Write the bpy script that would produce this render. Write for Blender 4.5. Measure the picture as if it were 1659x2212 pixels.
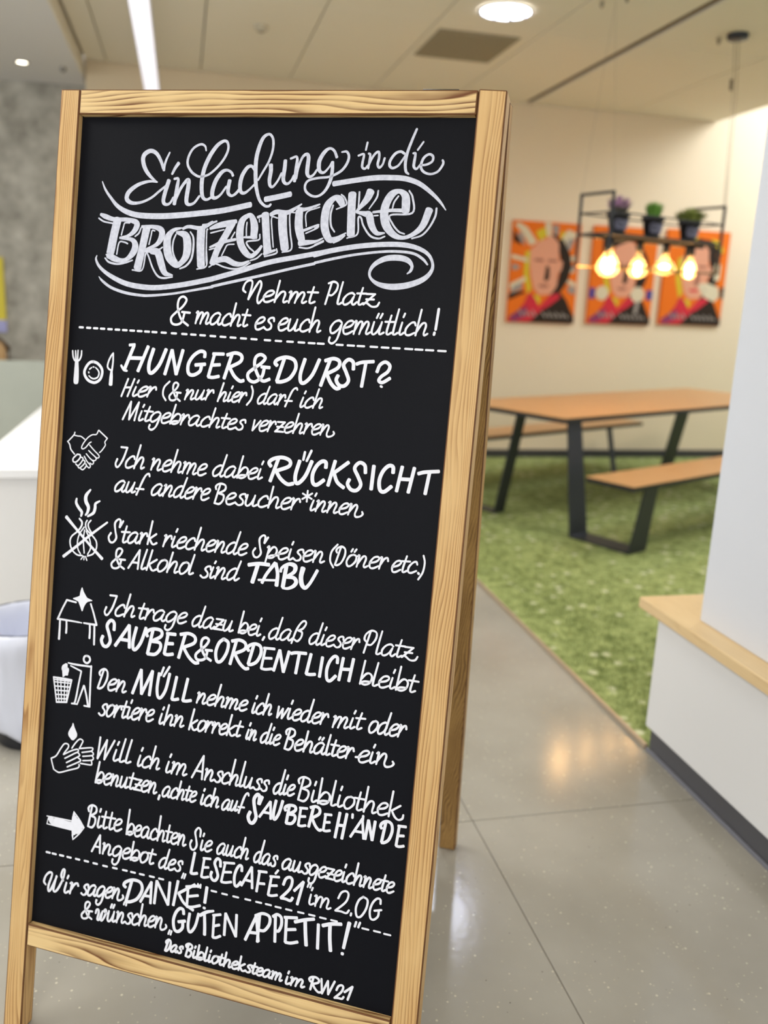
import bpy, bmesh, math, random
from mathutils import Vector, Matrix, noise as mnoise
random.seed(7)
scene = bpy.context.scene
COL = scene.collection
for o in list(bpy.data.objects): bpy.data.objects.remove(o)
PI = math.pi
# ------------------------------------------------------------------ camera
cam_d = bpy.data.cameras.new('camera'); cam = bpy.data.objects.new('camera', cam_d); COL.objects.link(cam)
cam_d.sensor_fit = 'HORIZONTAL'; cam_d.sensor_width = 27.0; cam_d.lens = 1881.0/1659.0*27.0
R_ = Matrix(((0.97460126, 0.01303972, -0.22356734), (-0.2200556, 0.2410632, -0.94523228), (0.0415683, 0.97042181, 0.23780996)))
cam.matrix_world = Matrix.Translation((0, 0, 1.4)) @ R_.to_4x4()
cam_d.clip_start = .05; cam_d.clip_end = 60
cam_d.dof.use_dof = True; cam_d.dof.focus_distance = 1.47; cam_d.dof.aperture_fstop = 2.3
scene.camera = cam
# ------------------------------------------------------------------ world, lights, exposure
scene.view_settings.view_transform = 'Standard'; scene.view_settings.look = 'None'
scene.view_settings.gamma = 1.0; scene.view_settings.exposure = 0.68; scene.view_settings.use_curve_mapping = False
w = bpy.data.worlds.new('world'); scene.world = w; w.use_nodes = True
bg = w.node_tree.nodes['Background']; bg.inputs['Color'].default_value = (.93, .96, 1.0, 1); bg.inputs['Strength'].default_value = 1.0
def area(name, loc, size, power, color, target=None, sy=None):
    d = bpy.data.lights.new(name, 'AREA'); d.shape = 'RECTANGLE'; d.size = size; d.size_y = sy or size; d.energy = power; d.color = color
    o = bpy.data.objects.new(name, d); COL.objects.link(o); o.location = loc
    t = Vector(target) if target else Vector(loc)-Vector((0, 0, 1))
    o.rotation_euler = (t-Vector(loc)).to_track_quat('-Z', 'Y').to_euler(); return o
area('hall_ceiling_light', (-1.1, -1.6, 3.0), 1.6, 50, (1, .95, .88), (0.0, 1.4, .8))
area('hall_ceiling_light', (2.2, -1.0, 3.0), 1.4, 22, (.88, .93, 1), (1.6, 2.0, .3))
area('skylight', (5.75, 6.1, 4.1), 1.2, 92, (.86, .92, 1), (5.3, 7.6, 2.6), 2.2)
area('left_fill_light', (-2.0, 3.0, 2.9), 1.2, 62, (1, .98, .93), None, 3.0)  # unseen area lamp added to brighten the left floor and desk
area('corner_ceiling_light', (3.7, 3.8, 3.02), .6, 22, (1, .94, .86), None)
area('middle_fill_light', (0.5, 3.9, 3.02), .7, 16, (.97, .98, 1), None)  # extra soft lamp out of view, added to lift the room's brightness
# ------------------------------------------------------------------ materials
MATS = {}
def mat(name, col, rough=.6, spec=.4, metal=0, emit=None, es=0, bump=None, var=0, vs=8, coat=0, trans=0, sub=0):
    if name in MATS: return MATS[name]
    m = bpy.data.materials.new(name); m.use_nodes = True; nt = m.node_tree; b = nt.nodes['Principled BSDF']
    c = tuple(((x/255+.055)/1.055)**2.4 if x > 10 else x/255/12.92 for x in col)
    b.inputs['Base Color'].default_value = (*c, 1); b.inputs['Roughness'].default_value = rough
    b.inputs['Specular IOR Level'].default_value = spec; b.inputs['Metallic'].default_value = metal
    b.inputs['Coat Weight'].default_value = coat; b.inputs['Transmission Weight'].default_value = trans
    if emit:
        e = tuple(((x/255+.055)/1.055)**2.4 for x in emit); b.inputs['Emission Color'].default_value = (*e, 1); b.inputs['Emission Strength'].default_value = es
    if var:
        n = nt.nodes.new('ShaderNodeTexNoise'); n.inputs['Scale'].default_value = vs; n.inputs['Detail'].default_value = 5
        g = nt.nodes.new('ShaderNodeNewGeometry'); nt.links.new(g.outputs['Position'], n.inputs['Vector'])
        mx = nt.nodes.new('ShaderNodeMix'); mx.data_type = 'RGBA'
        mx.inputs[6].default_value = (*[k*(1-var) for k in c], 1); mx.inputs[7].default_value = (*[min(1, k*(1+var)) for k in c], 1)
        nt.links.new(n.outputs['Fac'], mx.inputs[0]); nt.links.new(mx.outputs[2], b.inputs['Base Color'])
    if bump:
        n = nt.nodes.new('ShaderNodeTexNoise'); n.inputs['Scale'].default_value = bump[0]; n.inputs['Detail'].default_value = 4
        g = nt.nodes.new('ShaderNodeNewGeometry'); nt.links.new(g.outputs['Position'], n.inputs['Vector'])
        bp = nt.nodes.new('ShaderNodeBump'); bp.inputs['Strength'].default_value = bump[1]; bp.inputs['Distance'].default_value = .002
        nt.links.new(n.outputs['Fac'], bp.inputs['Height']); nt.links.new(bp.outputs['Normal'], b.inputs['Normal'])
    MATS[name] = m; return m
def lin(c): return tuple(((x/255+.055)/1.055)**2.4 for x in c)
def wood(name, light, mid, dark, K=1.0, amp=1.0, thr=.62, rough=.5, patch=.25, wave=1.0):
    """softwood grain; reads the 'gc' attribute: x along the piece, y across, z through (metres)"""
    m = bpy.data.materials.new(name); m.use_nodes = True; nt = m.node_tree; N = nt.nodes; Lk = nt.links; b = N['Principled BSDF']
    a = N.new('ShaderNodeAttribute'); a.attribute_name = 'gc'
    mp = N.new('ShaderNodeMapping'); mp.inputs['Scale'].default_value = (3.0*wave, 17, 17); Lk.new(a.outputs['Vector'], mp.inputs['Vector'])
    n1 = N.new('ShaderNodeTexNoise'); n1.inputs['Scale'].default_value = 1; n1.inputs['Detail'].default_value = 2; n1.inputs['Roughness'].default_value = .45; Lk.new(mp.outputs[0], n1.inputs['Vector'])
    sp = N.new('ShaderNodeSeparateXYZ'); Lk.new(a.outputs['Vector'], sp.inputs[0])
    def math_(op, x, y=None, c=False):
        k = N.new('ShaderNodeMath'); k.operation = op; k.use_clamp = c
        for i, v in enumerate((x, y)):
            if v is None: continue
            if isinstance(v, (int, float)): k.inputs[i].default_value = v
            else: Lk.new(v, k.inputs[i])
        return k.outputs[0]
    ph = math_('ADD', math_('MULTIPLY', sp.outputs[1], 95*K), math_('MULTIPLY', sp.outputs[2], 60*K))
    ph = math_('ADD', ph, math_('MULTIPLY', n1.outputs['Fac'], 9*amp))
    fr = math_('FRACT', ph)                                   # sawtooth: slow rise, sharp late-wood line
    ln = math_('POWER', fr, 2.6)
    fall = math_('MULTIPLY', math_('SUBTRACT', 1.0, fr), 9, True)
    ln = math_('MULTIPLY', ln, fall)
    mp2 = N.new('ShaderNodeMapping'); mp2.inputs['Scale'].default_value = (10, 420, 420); Lk.new(a.outputs['Vector'], mp2.inputs['Vector'])
    n2 = N.new('ShaderNodeTexNoise'); n2.inputs['Scale'].default_value = 1; n2.inputs['Detail'].default_value = 3; Lk.new(mp2.outputs[0], n2.inputs['Vector'])
    mp3 = N.new('ShaderNodeMapping'); mp3.inputs['Scale'].default_value = (5, 14, 14); Lk.new(a.outputs['Vector'], mp3.inputs['Vector'])
    n3 = N.new('ShaderNodeTexNoise'); n3.inputs['Scale'].default_value = 1; n3.inputs['Detail'].default_value = 3; Lk.new(mp3.outputs[0], n3.inputs['Vector'])
    st = math_('MULTIPLY', ln, math_('MULTIPLY', math_('SUBTRACT', n3.outputs['Fac'], .30), 3.6, True))
    mx1 = N.new('ShaderNodeMix'); mx1.data_type = 'RGBA'; mx1.inputs[6].default_value = (*lin(light), 1); mx1.inputs[7].default_value = (*lin(mid), 1)
    f1 = math_('ADD', math_('MULTIPLY', n3.outputs['Fac'], patch*2), math_('MULTIPLY', math_('SUBTRACT', n2.outputs['Fac'], .5), .9), True)
    Lk.new(f1, mx1.inputs[0])
    mx2 = N.new('ShaderNodeMix'); mx2.data_type = 'RGBA'; Lk.new(mx1.outputs[2], mx2.inputs[6]); mx2.inputs[7].default_value = (*lin(dark), 1); Lk.new(math_('MULTIPLY', st, thr*1.5, True), mx2.inputs[0])
    Lk.new(mx2.outputs[2], b.inputs['Base Color']); b.inputs['Roughness'].default_value = rough; b.inputs['Specular IOR Level'].default_value = .35
    bp = N.new('ShaderNodeBump'); bp.inputs['Strength'].default_value = .35; bp.inputs['Distance'].default_value = .0006; bp.invert = True; Lk.new(ln, bp.inputs['Height']); Lk.new(bp.outputs['Normal'], b.inputs['Normal'])
    MATS[name] = m; return m
# ------------------------------------------------------------------ helpers
def tag(o, label=None, cat=None, group=None, kind=None):
    if label: o['label'] = label
    if cat: o['category'] = cat
    if group: o['group'] = group
    if kind: o['kind'] = kind
    return o
def empty(name, loc, **k):
    o = bpy.data.objects.new(name, None); o.location = loc; o.empty_display_size = .1; COL.objects.link(o); return tag(o, **k)
def wloc(o):
    v = Vector((0, 0, 0))
    while o: v += o.location; o = o.parent
    return v
def link(name, me, m, parent=None, loc=None, **k):
    """mesh given in world coordinates; origin is moved to loc (or the parent's origin)"""
    base = wloc(parent) if parent else Vector((0, 0, 0))
    org = Vector(loc) if loc is not None else base
    if org.length: me.transform(Matrix.Translation(-org))
    o = bpy.data.objects.new(name, me); COL.objects.link(o)
    if parent: o.parent = parent; o.location = org-base
    else: o.location = org
    for x in (m if isinstance(m, (list, tuple)) else [m]): me.materials.append(x)
    return tag(o, **k)
def finish(bm, name, bevel=0, seg=1, smooth=False):
    if bevel: bmesh.ops.bevel(bm, geom=list(bm.edges), offset=bevel, segments=seg, affect='EDGES', profile=.5)
    bmesh.ops.recalc_face_normals(bm, faces=bm.faces)
    me = bpy.data.meshes.new(name); bm.to_mesh(me); bm.free()
    if smooth:
        for p in me.polygons: p.use_smooth = True
    return me
def bbox(bm, a, b):
    x0, y0, z0 = a; x1, y1, z1 = b
    v = [bm.verts.new(p) for p in ((x0,y0,z0),(x1,y0,z0),(x1,y1,z0),(x0,y1,z0),(x0,y0,z1),(x1,y0,z1),(x1,y1,z1),(x0,y1,z1))]
    for f in ((3,2,1,0),(4,5,6,7),(0,1,5,4),(1,2,6,5),(2,3,7,6),(3,0,4,7)): bm.faces.new([v[i] for i in f])
    return v
def box(name, a, b, m, parent=None, bevel=.003, loc=None, grain=None, **k):
    bm = bmesh.new(); bbox(bm, a, b); me = finish(bm, name, bevel)
    if grain is not None: grainattr(me, [Vector(a), Vector(b)], grain)
    return link(name, me, m, parent, loc, **k)
def grainattr(me, _, ax, O=(0, 0, 0), seed=0):
    X, Y, Z = [Vector(v) for v in ax]; O = Vector(O); s = Vector((seed*3.17, seed*.731, seed*.413))
    at = me.attributes.new('gc', 'FLOAT_VECTOR', 'POINT')
    for i, v in enumerate(me.vertices):
        p = v.co-O; at.data[i].vector = Vector((p.dot(X), p.dot(Y), p.dot(Z)))+s
def hexa(name, pts, m, parent=None, bevel=.002, ax=None, seed=0, scorch=False, **k):
    """eight world points: 0-3 one end (ccw), 4-7 other end"""
    bm = bmesh.new(); v = [bm.verts.new(p) for p in pts]
    for f in ((3,2,1,0),(4,5,6,7),(0,1,5,4),(1,2,6,5),(2,3,7,6),(3,0,4,7)): bm.faces.new([v[i] for i in f])
    me = finish(bm, name, bevel, 2)
    if ax is not None: grainattr(me, None, ax, pts[0], seed)
    if scorch:
        for p in me.polygons:
            if p.area < .008: p.material_index = 1
        m = [m, MATS['scorched_edge']]
    return link(name, me, m, parent, **k)
def tubebm(bm, pts, r, n=8, cap=True):
    rings = []
    pts = [Vector(p) for p in pts]
    for i, p in enumerate(pts):
        d = (pts[min(i+1, len(pts)-1)]-pts[max(i-1, 0)]).normalized()
        a = d.cross(Vector((0, 0, 1)));
        if a.length < 1e-3: a = Vector((1, 0, 0))
        a.normalize(); b_ = d.cross(a); rr = r[i] if isinstance(r, (list, tuple)) else r
        rings.append([bm.verts.new(p+a*rr*math.cos(2*PI*k/n)+b_*rr*math.sin(2*PI*k/n)) for k in range(n)])
    for A, B in zip(rings, rings[1:]):
        for k in range(n): bm.faces.new((A[k], A[(k+1) % n], B[(k+1) % n], B[k]))
    if cap: bm.faces.new(rings[0][::-1]); bm.faces.new(rings[-1])
def lathe(bm, prof, c, n=32, jit=None):
    rings = []
    for (r, z) in prof:
        ring = []
        for k in range(n):
            a = 2*PI*k/n; rr = r*(1+(jit(a, z) if jit else 0)); ring.append(bm.verts.new((c[0]+rr*math.cos(a), c[1]+rr*math.sin(a), c[2]+z)))
        rings.append(ring)
    for A, B in zip(rings, rings[1:]):
        for k in range(n): bm.faces.new((A[k], A[(k+1) % n], B[(k+1) % n], B[k]))
    return rings
def bar(name, p, q, s, m, parent, up=(0, 0, 1), s2=None, **k):
    """square bar from p to q"""
    p, q = Vector(p), Vector(q); d = (q-p).normalized(); a = d.cross(Vector(up))
    if a.length < 1e-3: a = d.cross(Vector((1, 0, 0)))
    a.normalize(); b_ = d.cross(a).normalized(); s2 = s2 or s; bm = bmesh.new()
    v = [bm.verts.new(e+a*s/2*i+b_*s2/2*j) for e in (p, q) for i, j in ((-1,-1),(1,-1),(1,1),(-1,1))]
    for f in ((3,2,1,0),(4,5,6,7),(0,1,5,4),(1,2,6,5),(2,3,7,6),(3,0,4,7)): bm.faces.new([v[i] for i in f])
    return link(name, finish(bm, name, min(s, s2)*.12), m, parent, **k)
def copy_thing(root, loc, **k):
    c = root.copy(); COL.objects.link(c); c.location = loc; tag(c, **k)
    for ch in list(root.children):
        d = ch.copy(); COL.objects.link(d); d.parent = c
        for g in ch.children:
            e = g.copy(); COL.objects.link(e); e.parent = d
    return c
LETTERS = [
('lettering_einladung','1794,591,32 1742,703,40 1709,815,45 1704,897,48;1691,865,51 1630,728,59 1535,603,67 1417,559,75 1306,616,83 1278,716,81 1333,866,75 1437,991,59 1574,1094,27;1588,1097,27 1430,1086,46 1218,1144,65 1052,1259,82 1002,1361,84 1037,1430,79 1142,1467,60 1314,1446,46 1495,1368,43 1644,1253,43 1778,1152,40;1817,1065,77 1781,1190,77 1738,1365,75 1745,1453,67 1805,1483,51 1873,1451,43 1923,1363,40;1985,768,64 1924,852,56 1873,952,45;1925,1039,45 1996,1039,45 1986,1176,69 1953,1475,69;1974,1388,53 2052,1212,53 2140,1087,58 2194,1062,76 2202,1161,79 2183,1348,79 2191,1447,71 2249,1478,53 2338,1445,45 2426,1333,42;2494,556,29 2467,482,37 2381,451,42 2248,518,42 2168,654,45 2158,790,45 2238,913,45 2341,981,42 2426,999,39 2576,962,39 2731,838,42 2854,679,44 2910,533,44 2887,423,46 2817,398,52 2700,471,67 2577,642,76 2484,863,76 2454,1085,76 2471,1283,71 2512,1369,58 2583,1387,44 2663,1343,44;3037,984,46 2998,923,44 2913,887,47 2820,924,67 2722,1059,78 2673,1219,78 2675,1330,73 2733,1360,57 2825,1304,42 2923,1168,39;2982,1058,70 2965,1180,70 2973,1278,62 3045,1320,44 3122,1264,39 3171,1203,39;3033,1322,41 3099,1297,39 3174,1223,39;3428,881,46 3370,820,51 3291,845,64 3208,979,72 3181,1137,72 3204,1247,64 3273,1270,51 3362,1209,38 3462,1111,38;3510,1050,33 3591,904,38 3683,735,41 3734,555,43 3733,399,45 3693,315,43 3631,290,46 3543,350,61 3478,518,71 3443,735,74 3462,1038,71 3498,1220,64 3566,1389,54 3667,1479,46 3741,1484,43 3772,1457,41;3721,795,76 3731,904,71 3717,1049,68 3738,1145,53 3792,1157,43 3870,1060,38 3926,939,38;3979,723,63 3977,855,70 3966,1023,68 3998,1095,55 4059,1107,45 4119,1046,38 4152,974,38;4075,693,38 4184,669,42 4187,854,62 4173,1070,55;4195,1022,50 4220,854,42 4282,675,45 4355,622,55 4392,675,67 4387,830,72 4390,937,67 4433,991,50 4502,961,40 4559,877,37;4893,676,49 4839,570,44 4759,528,44 4674,581,64 4596,711,72 4587,830,72 4620,907,57 4691,918,42 4773,829,34 4811,758,34;4823,747,56 4830,900,61 4807,1066,59 4731,1221,49 4623,1305,40 4507,1306,42 4397,1236,45 4369,1140,42 4420,1056,40 4571,1014,40 4762,995,39 4886,953,42 5006,876,44 5084,758,46 5100,652,44 5056,582,39 4974,588,29'),
('lettering_in_die','5267,646,34 5357,625,38 5346,754,42 5347,830,42 5396,857,38 5448,797,33;5403,437,36 5385,555,33;5443,614,38 5468,636,38 5461,754,40 5453,851,33;5455,808,33 5501,690,38 5562,604,40 5613,593,42 5622,690,44 5608,786,44 5642,840,40 5694,786,35 5719,690,38;6046,615,42 5981,583,42 5894,615,46 5819,722,46 5815,808,46 5870,845,42 5957,807,37 6027,711,35 6066,647,35;6217,229,39 6155,403,44 6099,584,48 6076,754,50 6095,892,46 6144,940,31;6197,610,35 6231,616,39 6225,722,46 6222,817,46 6266,860,37 6317,807,33;6348,431,30 6265,557,33;6321,796,33 6426,791,37 6521,738,39 6525,658,41 6455,627,39 6372,690,43 6340,817,44 6392,902,41 6507,939,37 6625,901,37 6693,806,39 6705,753,39 6691,722,34'),
('swash_line','489,1096,19 562,1235,41 691,1387,52 835,1525,71 1033,1624,90 1285,1677,98 1689,1686,102 2140,1657,101 2762,1591,96;2531,1620,97 2940,1562,96 3407,1463,95;3668,1373,94 3890,1330,93 4123,1280,93;4872,1105,88 5197,1053,84 5554,1006,89 5839,999,88 6095,1014,85 6341,1092,76 6564,1243,60 6716,1381,43 6817,1505,16;475,2405,19 462,2470,39 530,2584,53 673,2696,66 889,2804,83 1131,2886,90 1426,2926,95 1745,2927,92 2238,2858,91 2801,2738,89;2777,2742,89 3033,2668,89 3300,2588,88 3825,2424,87 4345,2318,83 4804,2227,82;4628,2276,92 4934,2199,85 5367,2119,84 5797,2076,83 6152,2072,83 6411,2120,71 6587,2209,57 6676,2340,46 6675,2474,60 6555,2612,85 6312,2715,99 6032,2755,100 5799,2720,73 5661,2630,45 5633,2521,50 5711,2396,73 5889,2302,92 6101,2283,97 6260,2319,85 6339,2404,55 6326,2485,47 6274,2534,22;545,2777,14 625,2852,44 812,2962,50 1099,3041,52 1394,3074,49 1612,3072,46 2039,3023,40 2457,2944,42 2812,2874,47;4816,2364,42 4868,2353,42;2789,2869,50 3113,2790,50 3768,2635,47 4248,2515,47 4656,2420,49;4655,2408,46 5019,2321,46 5379,2249,42 5808,2193,42 6092,2182,44 6349,2208,44 6511,2291,44 6596,2376,30'),
('lettering_brotzeitecke','498,1671,50 598,1708,87 779,1756,74 1043,1758,74 1222,1799,98 1242,1875,110 1177,1978,86 1066,2044,49 921,2072,30;852,1755,160 799,2011,161 737,2372,149 664,2380,25;922,2085,30 1158,2105,74 1239,2205,122 1205,2333,123 1083,2452,74 952,2475,82 802,2434,112 694,2386,75;1343,1873,49 1589,1874,73 1736,1928,109 1747,2054,115 1656,2182,73 1461,2263,32;1446,1883,152 1386,2227,140 1313,2598,153;1376,2284,61 1637,2296,73;1565,2298,97 1696,2320,133 1784,2520,133 1867,2669,97 2013,2702,27;2131,1882,29 1978,1923,72 1875,2051,132 1876,2240,151 1932,2402,144 2069,2517,114 2165,2483,96 2254,2355,137 2266,2167,155 2211,2006,131 2038,1959,48;2153,1894,48 2269,1855,60 2508,1875,71 2720,1772,59;2509,1887,154 2518,2161,154 2555,2521,148;2535,1834,59 2630,1814,47 2791,1755,33;2678,1881,47 2825,1828,94 3000,1788,105 3161,1748,70;3095,1774,128 2977,1998,123 2857,2211,117 2768,2474,118;2704,2197,35 2918,2111,59 3173,2055,47;2847,2422,94 3010,2393,105 3180,2462,93 3317,2470,70 3448,2417,35;3333,2015,35 3562,2010,58;3508,2011,127 3505,1815,138 3437,1658,92 3357,1659,81 3269,1746,116 3244,1931,139 3273,2114,128 3367,2259,116 3481,2330,81 3596,2253,69 3668,2154,46;3553,1674,46 3625,1649,46 3692,1654,57;3689,1617,137 3723,1860,137 3755,2078,137 3782,2236,149;3720,2287,57 3914,2220,41;3790,1628,69 3898,1578,80 4084,1587,79 4210,1525,56 4333,1445,27;4006,1600,159 4028,1854,159 4097,2191,148;4304,1560,135 4313,1800,146 4369,1991,135 4416,2087,90;4289,1536,90 4431,1522,56 4657,1441,25;4360,1895,45 4499,1844,45 4649,1781,29;4351,2088,102 4519,2072,79 4647,2051,45 4759,2000,25;5057,1442,102 5005,1361,127 4915,1334,89 4807,1445,128 4770,1611,141 4782,1830,141 4872,2008,115 4990,2005,77 5158,1905,25;5216,1263,139 5224,1508,139 5248,1931,140;5531,1219,138 5471,1355,113 5315,1547,38;5316,1561,38 5463,1586,88 5538,1612,126 5596,1774,113 5694,1894,75 5822,1891,30;5605,1557,38 5888,1525,55 6143,1522,62;6151,1535,136 6146,1401,142 6120,1281,123 6015,1215,74 5893,1270,124 5808,1432,137 5796,1608,143 5855,1782,137 5996,1921,99 6156,1958,62 6319,1894,74 6460,1757,110 6547,1502,128'),
('shadow_stroke','466,1742,28 575,1798,30 755,1827,28;1099,1814,25 1004,1816,27 980,1880,27 947,2027,27;1083,2177,27 1016,2153,30 913,2162,27 878,2368,28;1331,1898,27 1295,1988,33 1226,2046,27;647,2445,28 733,2513,36 898,2540,36 1058,2516,30 1201,2467,27;1609,1943,24 1558,1938,27 1543,2020,27 1512,2179,27;1782,2223,24 1734,2256,30 1692,2267,24;1214,2636,25 1410,2629,27 1460,2345,30 1513,2376,30 1617,2588,32 1728,2724,35 1846,2758,35 2015,2733,27;2027,1997,27 1986,2111,32 1984,2262,32 2030,2386,32 2086,2460,27;2305,1947,26 2368,2040,34 2384,2226,40 2357,2415,40 2268,2530,37 2152,2584,27;2635,1897,24 2617,1922,24 2634,2220,26 2659,2518,26 2483,2580,26;2698,1955,26 2806,1928,26 2941,1894,23;3149,1933,23 3090,2039,29;3153,2136,23 3031,2151,26 2983,2233,26 2936,2333,23;2694,2240,26 2788,2213,26;2711,2538,24 2824,2479,26 2994,2529,29 3161,2555,29 3322,2531,28 3477,2441,26;3365,1763,26 3361,1867,26 3371,1989,26;3618,1960,26 3606,2051,28 3393,2087,31 3427,2172,31 3528,2249,26;3481,2404,26 3592,2364,28 3680,2288,26;3589,1704,23 3593,1753,20;3920,1680,23 3814,1676,25 3841,1918,25 3883,2166,23;3737,2329,28 3945,2268,30 3945,2195,25;4228,1585,23 4139,1610,25 4171,1911,28 4216,2188,30 4056,2247,28;2637,1894,21 2619,1932,24 2642,2378,26 2661,2515,24 2608,2548,24;4661,1489,22 4437,1582,25 4450,1809,22;4661,1775,22 4653,1829,25 4454,1923,25;4357,2160,28 4515,2168,30 4665,2105,30 4777,2054,27;4659,1447,20 4573,1490,20;4673,1777,20 4632,1820,20 4604,1834,20;4778,2037,23 4628,2110,26;5027,1278,23 5091,1332,28 5123,1441,28 4961,1518,23;4897,1458,31 4866,1609,34 4889,1787,34 4958,1889,26;4959,2068,26 5065,2017,28 5147,1946,23;5337,1235,31 5341,1357,31 5338,1479,22;5659,1211,28 5641,1326,31 5528,1504,20;5187,1987,23 5363,1914,28 5354,1656,31 5404,1655,31 5452,1776,31 5582,1937,34 5730,1981,31 5835,1945,25;6009,1295,28 5947,1390,30 5927,1484,25;6184,1207,27 6251,1319,33 6266,1560,33 5902,1599,30 5951,1740,30 6062,1859,30 6164,1897,25;5625,1614,25 5689,1609,25;6663,1481,32 6654,1607,35 6574,1781,33 6461,1911,30 6298,1968,25'),
('lettering_line','3438,2944,34 3389,2898,41 3422,2790,34 3502,2737,40 3554,2790,34 3500,3058,41;3500,3058,34 3628,2825,40 3693,2743,34 3720,2825,40 3666,3021,34 3690,3120,40 3765,3049,34;3782,3010,34 3907,2979,40 3967,2927,33 3926,2898,40 3847,2922,34 3783,3005,40 3795,3081,34 3863,3090,40 3965,3047,33;4056,2726,36 3986,3089,36;4001,3041,33 4087,2926,40 4151,2906,33 4171,2954,40 4143,3050,33 4158,3084,40 4216,3061,33;4245,2915,33 4280,2906,40 4246,3087,33;4260,3039,33 4329,2924,40 4382,2905,33 4395,2953,40 4355,3086,33;4369,3038,33 4447,2924,39 4500,2904,33 4517,2952,39 4481,3056,33 4505,3081,39 4562,3054,33;4679,2809,33 4620,3027,39 4639,3080,33 4710,3053,39;4575,2898,36 4760,2897,36;4988,2726,35 4902,3082,35;4934,2738,33 5025,2708,39 5096,2747,32 5082,2845,39 5011,2929,33 4952,2929,39;5184,2708,32 5121,3020,39 5137,3075,32 5195,3046,39;5406,2909,32 5359,2881,38 5280,2911,32 5218,2990,39 5222,3066,32 5272,3073,39 5339,3027,32 5388,2954,38;5396,2939,32 5366,3026,39 5383,3069,32 5414,3063,38 5455,3025,32;5541,2791,32 5486,3015,38 5502,3069,32 5565,3041,38;5448,2884,35 5611,2882,35;5611,2887,35 5758,2886,35;5758,2886,35 5572,3060,35;5572,3060,32 5620,3032,38 5715,3089,32 5805,3080,38 5842,3019,32;5613,2974,35 5746,2973,35'),
('lettering_line','2257,3332,41 2407,3340,41;2308,3339,41 2264,3502,41 2173,3556,41 2075,3536,41 2053,3439,41 2148,3336,41 2265,3234,41 2327,3119,41 2258,3064,41 2180,3115,41 2168,3262,41 2246,3454,41 2388,3560,41;2539,3331,35 2569,3321,42 2532,3517,35;2546,3465,35 2609,3343,42 2654,3323,35 2663,3374,41 2623,3518,35;2637,3467,35 2708,3344,41 2753,3324,35 2765,3376,41 2730,3488,35 2748,3515,41 2798,3487,35;3000,3349,34 2957,3318,41 2882,3347,34 2821,3428,41 2823,3508,35 2869,3517,41 2933,3471,34 2981,3396,41;2989,3380,34 2958,3471,41 2973,3516,34 3002,3511,41 3042,3472,34;3200,3373,34 3179,3325,41 3121,3341,34 3053,3421,41 3048,3503,34 3101,3524,41 3191,3485,34;3278,3140,37 3206,3526,37;3220,3475,34 3294,3354,41 3347,3334,34 3362,3385,41 3335,3487,34 3346,3523,41 3394,3500,34;3501,3236,34 3443,3468,41 3456,3525,34 3515,3497,41;3412,3329,37 3563,3332,37;3672,3476,34 3781,3441,40 3834,3385,34 3800,3353,40 3731,3379,34 3673,3469,40 3681,3553,34 3739,3563,40 3829,3516,34;4007,3411,34 3995,3357,40 3935,3363,34 3904,3411,40 3960,3473,34 3950,3536,40 3887,3562,34 3833,3529,40;4099,3471,33 4208,3437,40 4260,3381,33 4226,3350,40 4158,3375,33 4100,3464,40 4109,3548,33 4166,3558,40 4255,3512,33;4301,3361,33 4271,3506,40 4301,3558,33 4368,3506,40 4418,3402,33;4430,3361,33 4395,3516,40 4413,3553,33 4470,3524,40;4653,3403,33 4631,3355,39 4571,3372,33 4501,3454,40 4497,3537,33 4553,3557,40 4646,3516,33;4734,3146,36 4663,3557,36;4676,3506,33 4752,3382,39 4807,3362,33 4822,3413,39 4796,3516,33 4808,3553,39 4858,3528,33;5224,3374,32 5172,3343,39 5093,3377,33 5034,3467,39 5044,3548,33 5096,3553,39 5177,3485,32 5217,3418,39;5227,3396,32 5191,3561,39 5151,3672,33 5081,3729,39 5023,3698,33 5032,3631,39;5263,3467,32 5376,3429,39 5430,3369,32 5395,3337,39 5323,3365,32 5264,3460,39 5273,3547,32 5334,3557,39 5427,3506,32;5447,3357,32 5480,3346,38 5445,3553,32;5458,3498,32 5523,3366,38 5572,3343,32 5582,3397,38 5543,3550,32;5557,3496,32 5630,3363,38 5678,3340,32 5692,3394,38 5658,3514,32 5678,3542,38 5731,3510,32;5785,3338,32 5755,3490,38 5787,3543,32 5855,3487,38 5906,3378,32;5918,3334,32 5884,3497,38 5903,3535,32 5962,3504,38;5824,3271,35 5852,3201,35;5885,3270,35 5918,3199,35;6072,3219,32 6014,3472,38 6030,3532,32 6094,3500,38;5977,3326,35 6142,3322,34;6191,3113,32 6125,3469,38 6141,3528,32 6199,3497,38;6264,3325,32 6232,3476,38 6249,3525,32 6311,3485,38;6278,3237,34 6298,3179,34;6493,3362,31 6470,3314,37 6408,3332,31 6337,3420,38 6335,3506,31 6392,3525,38 6486,3480,31;6571,3104,34 6504,3522,34;6517,3468,31 6593,3338,37 6649,3315,31 6666,3368,37 6640,3475,31 6653,3513,37 6703,3486,31;6854,3081,44 6832,3410,44;6818,3463,44 6813,3493,44'),
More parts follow.
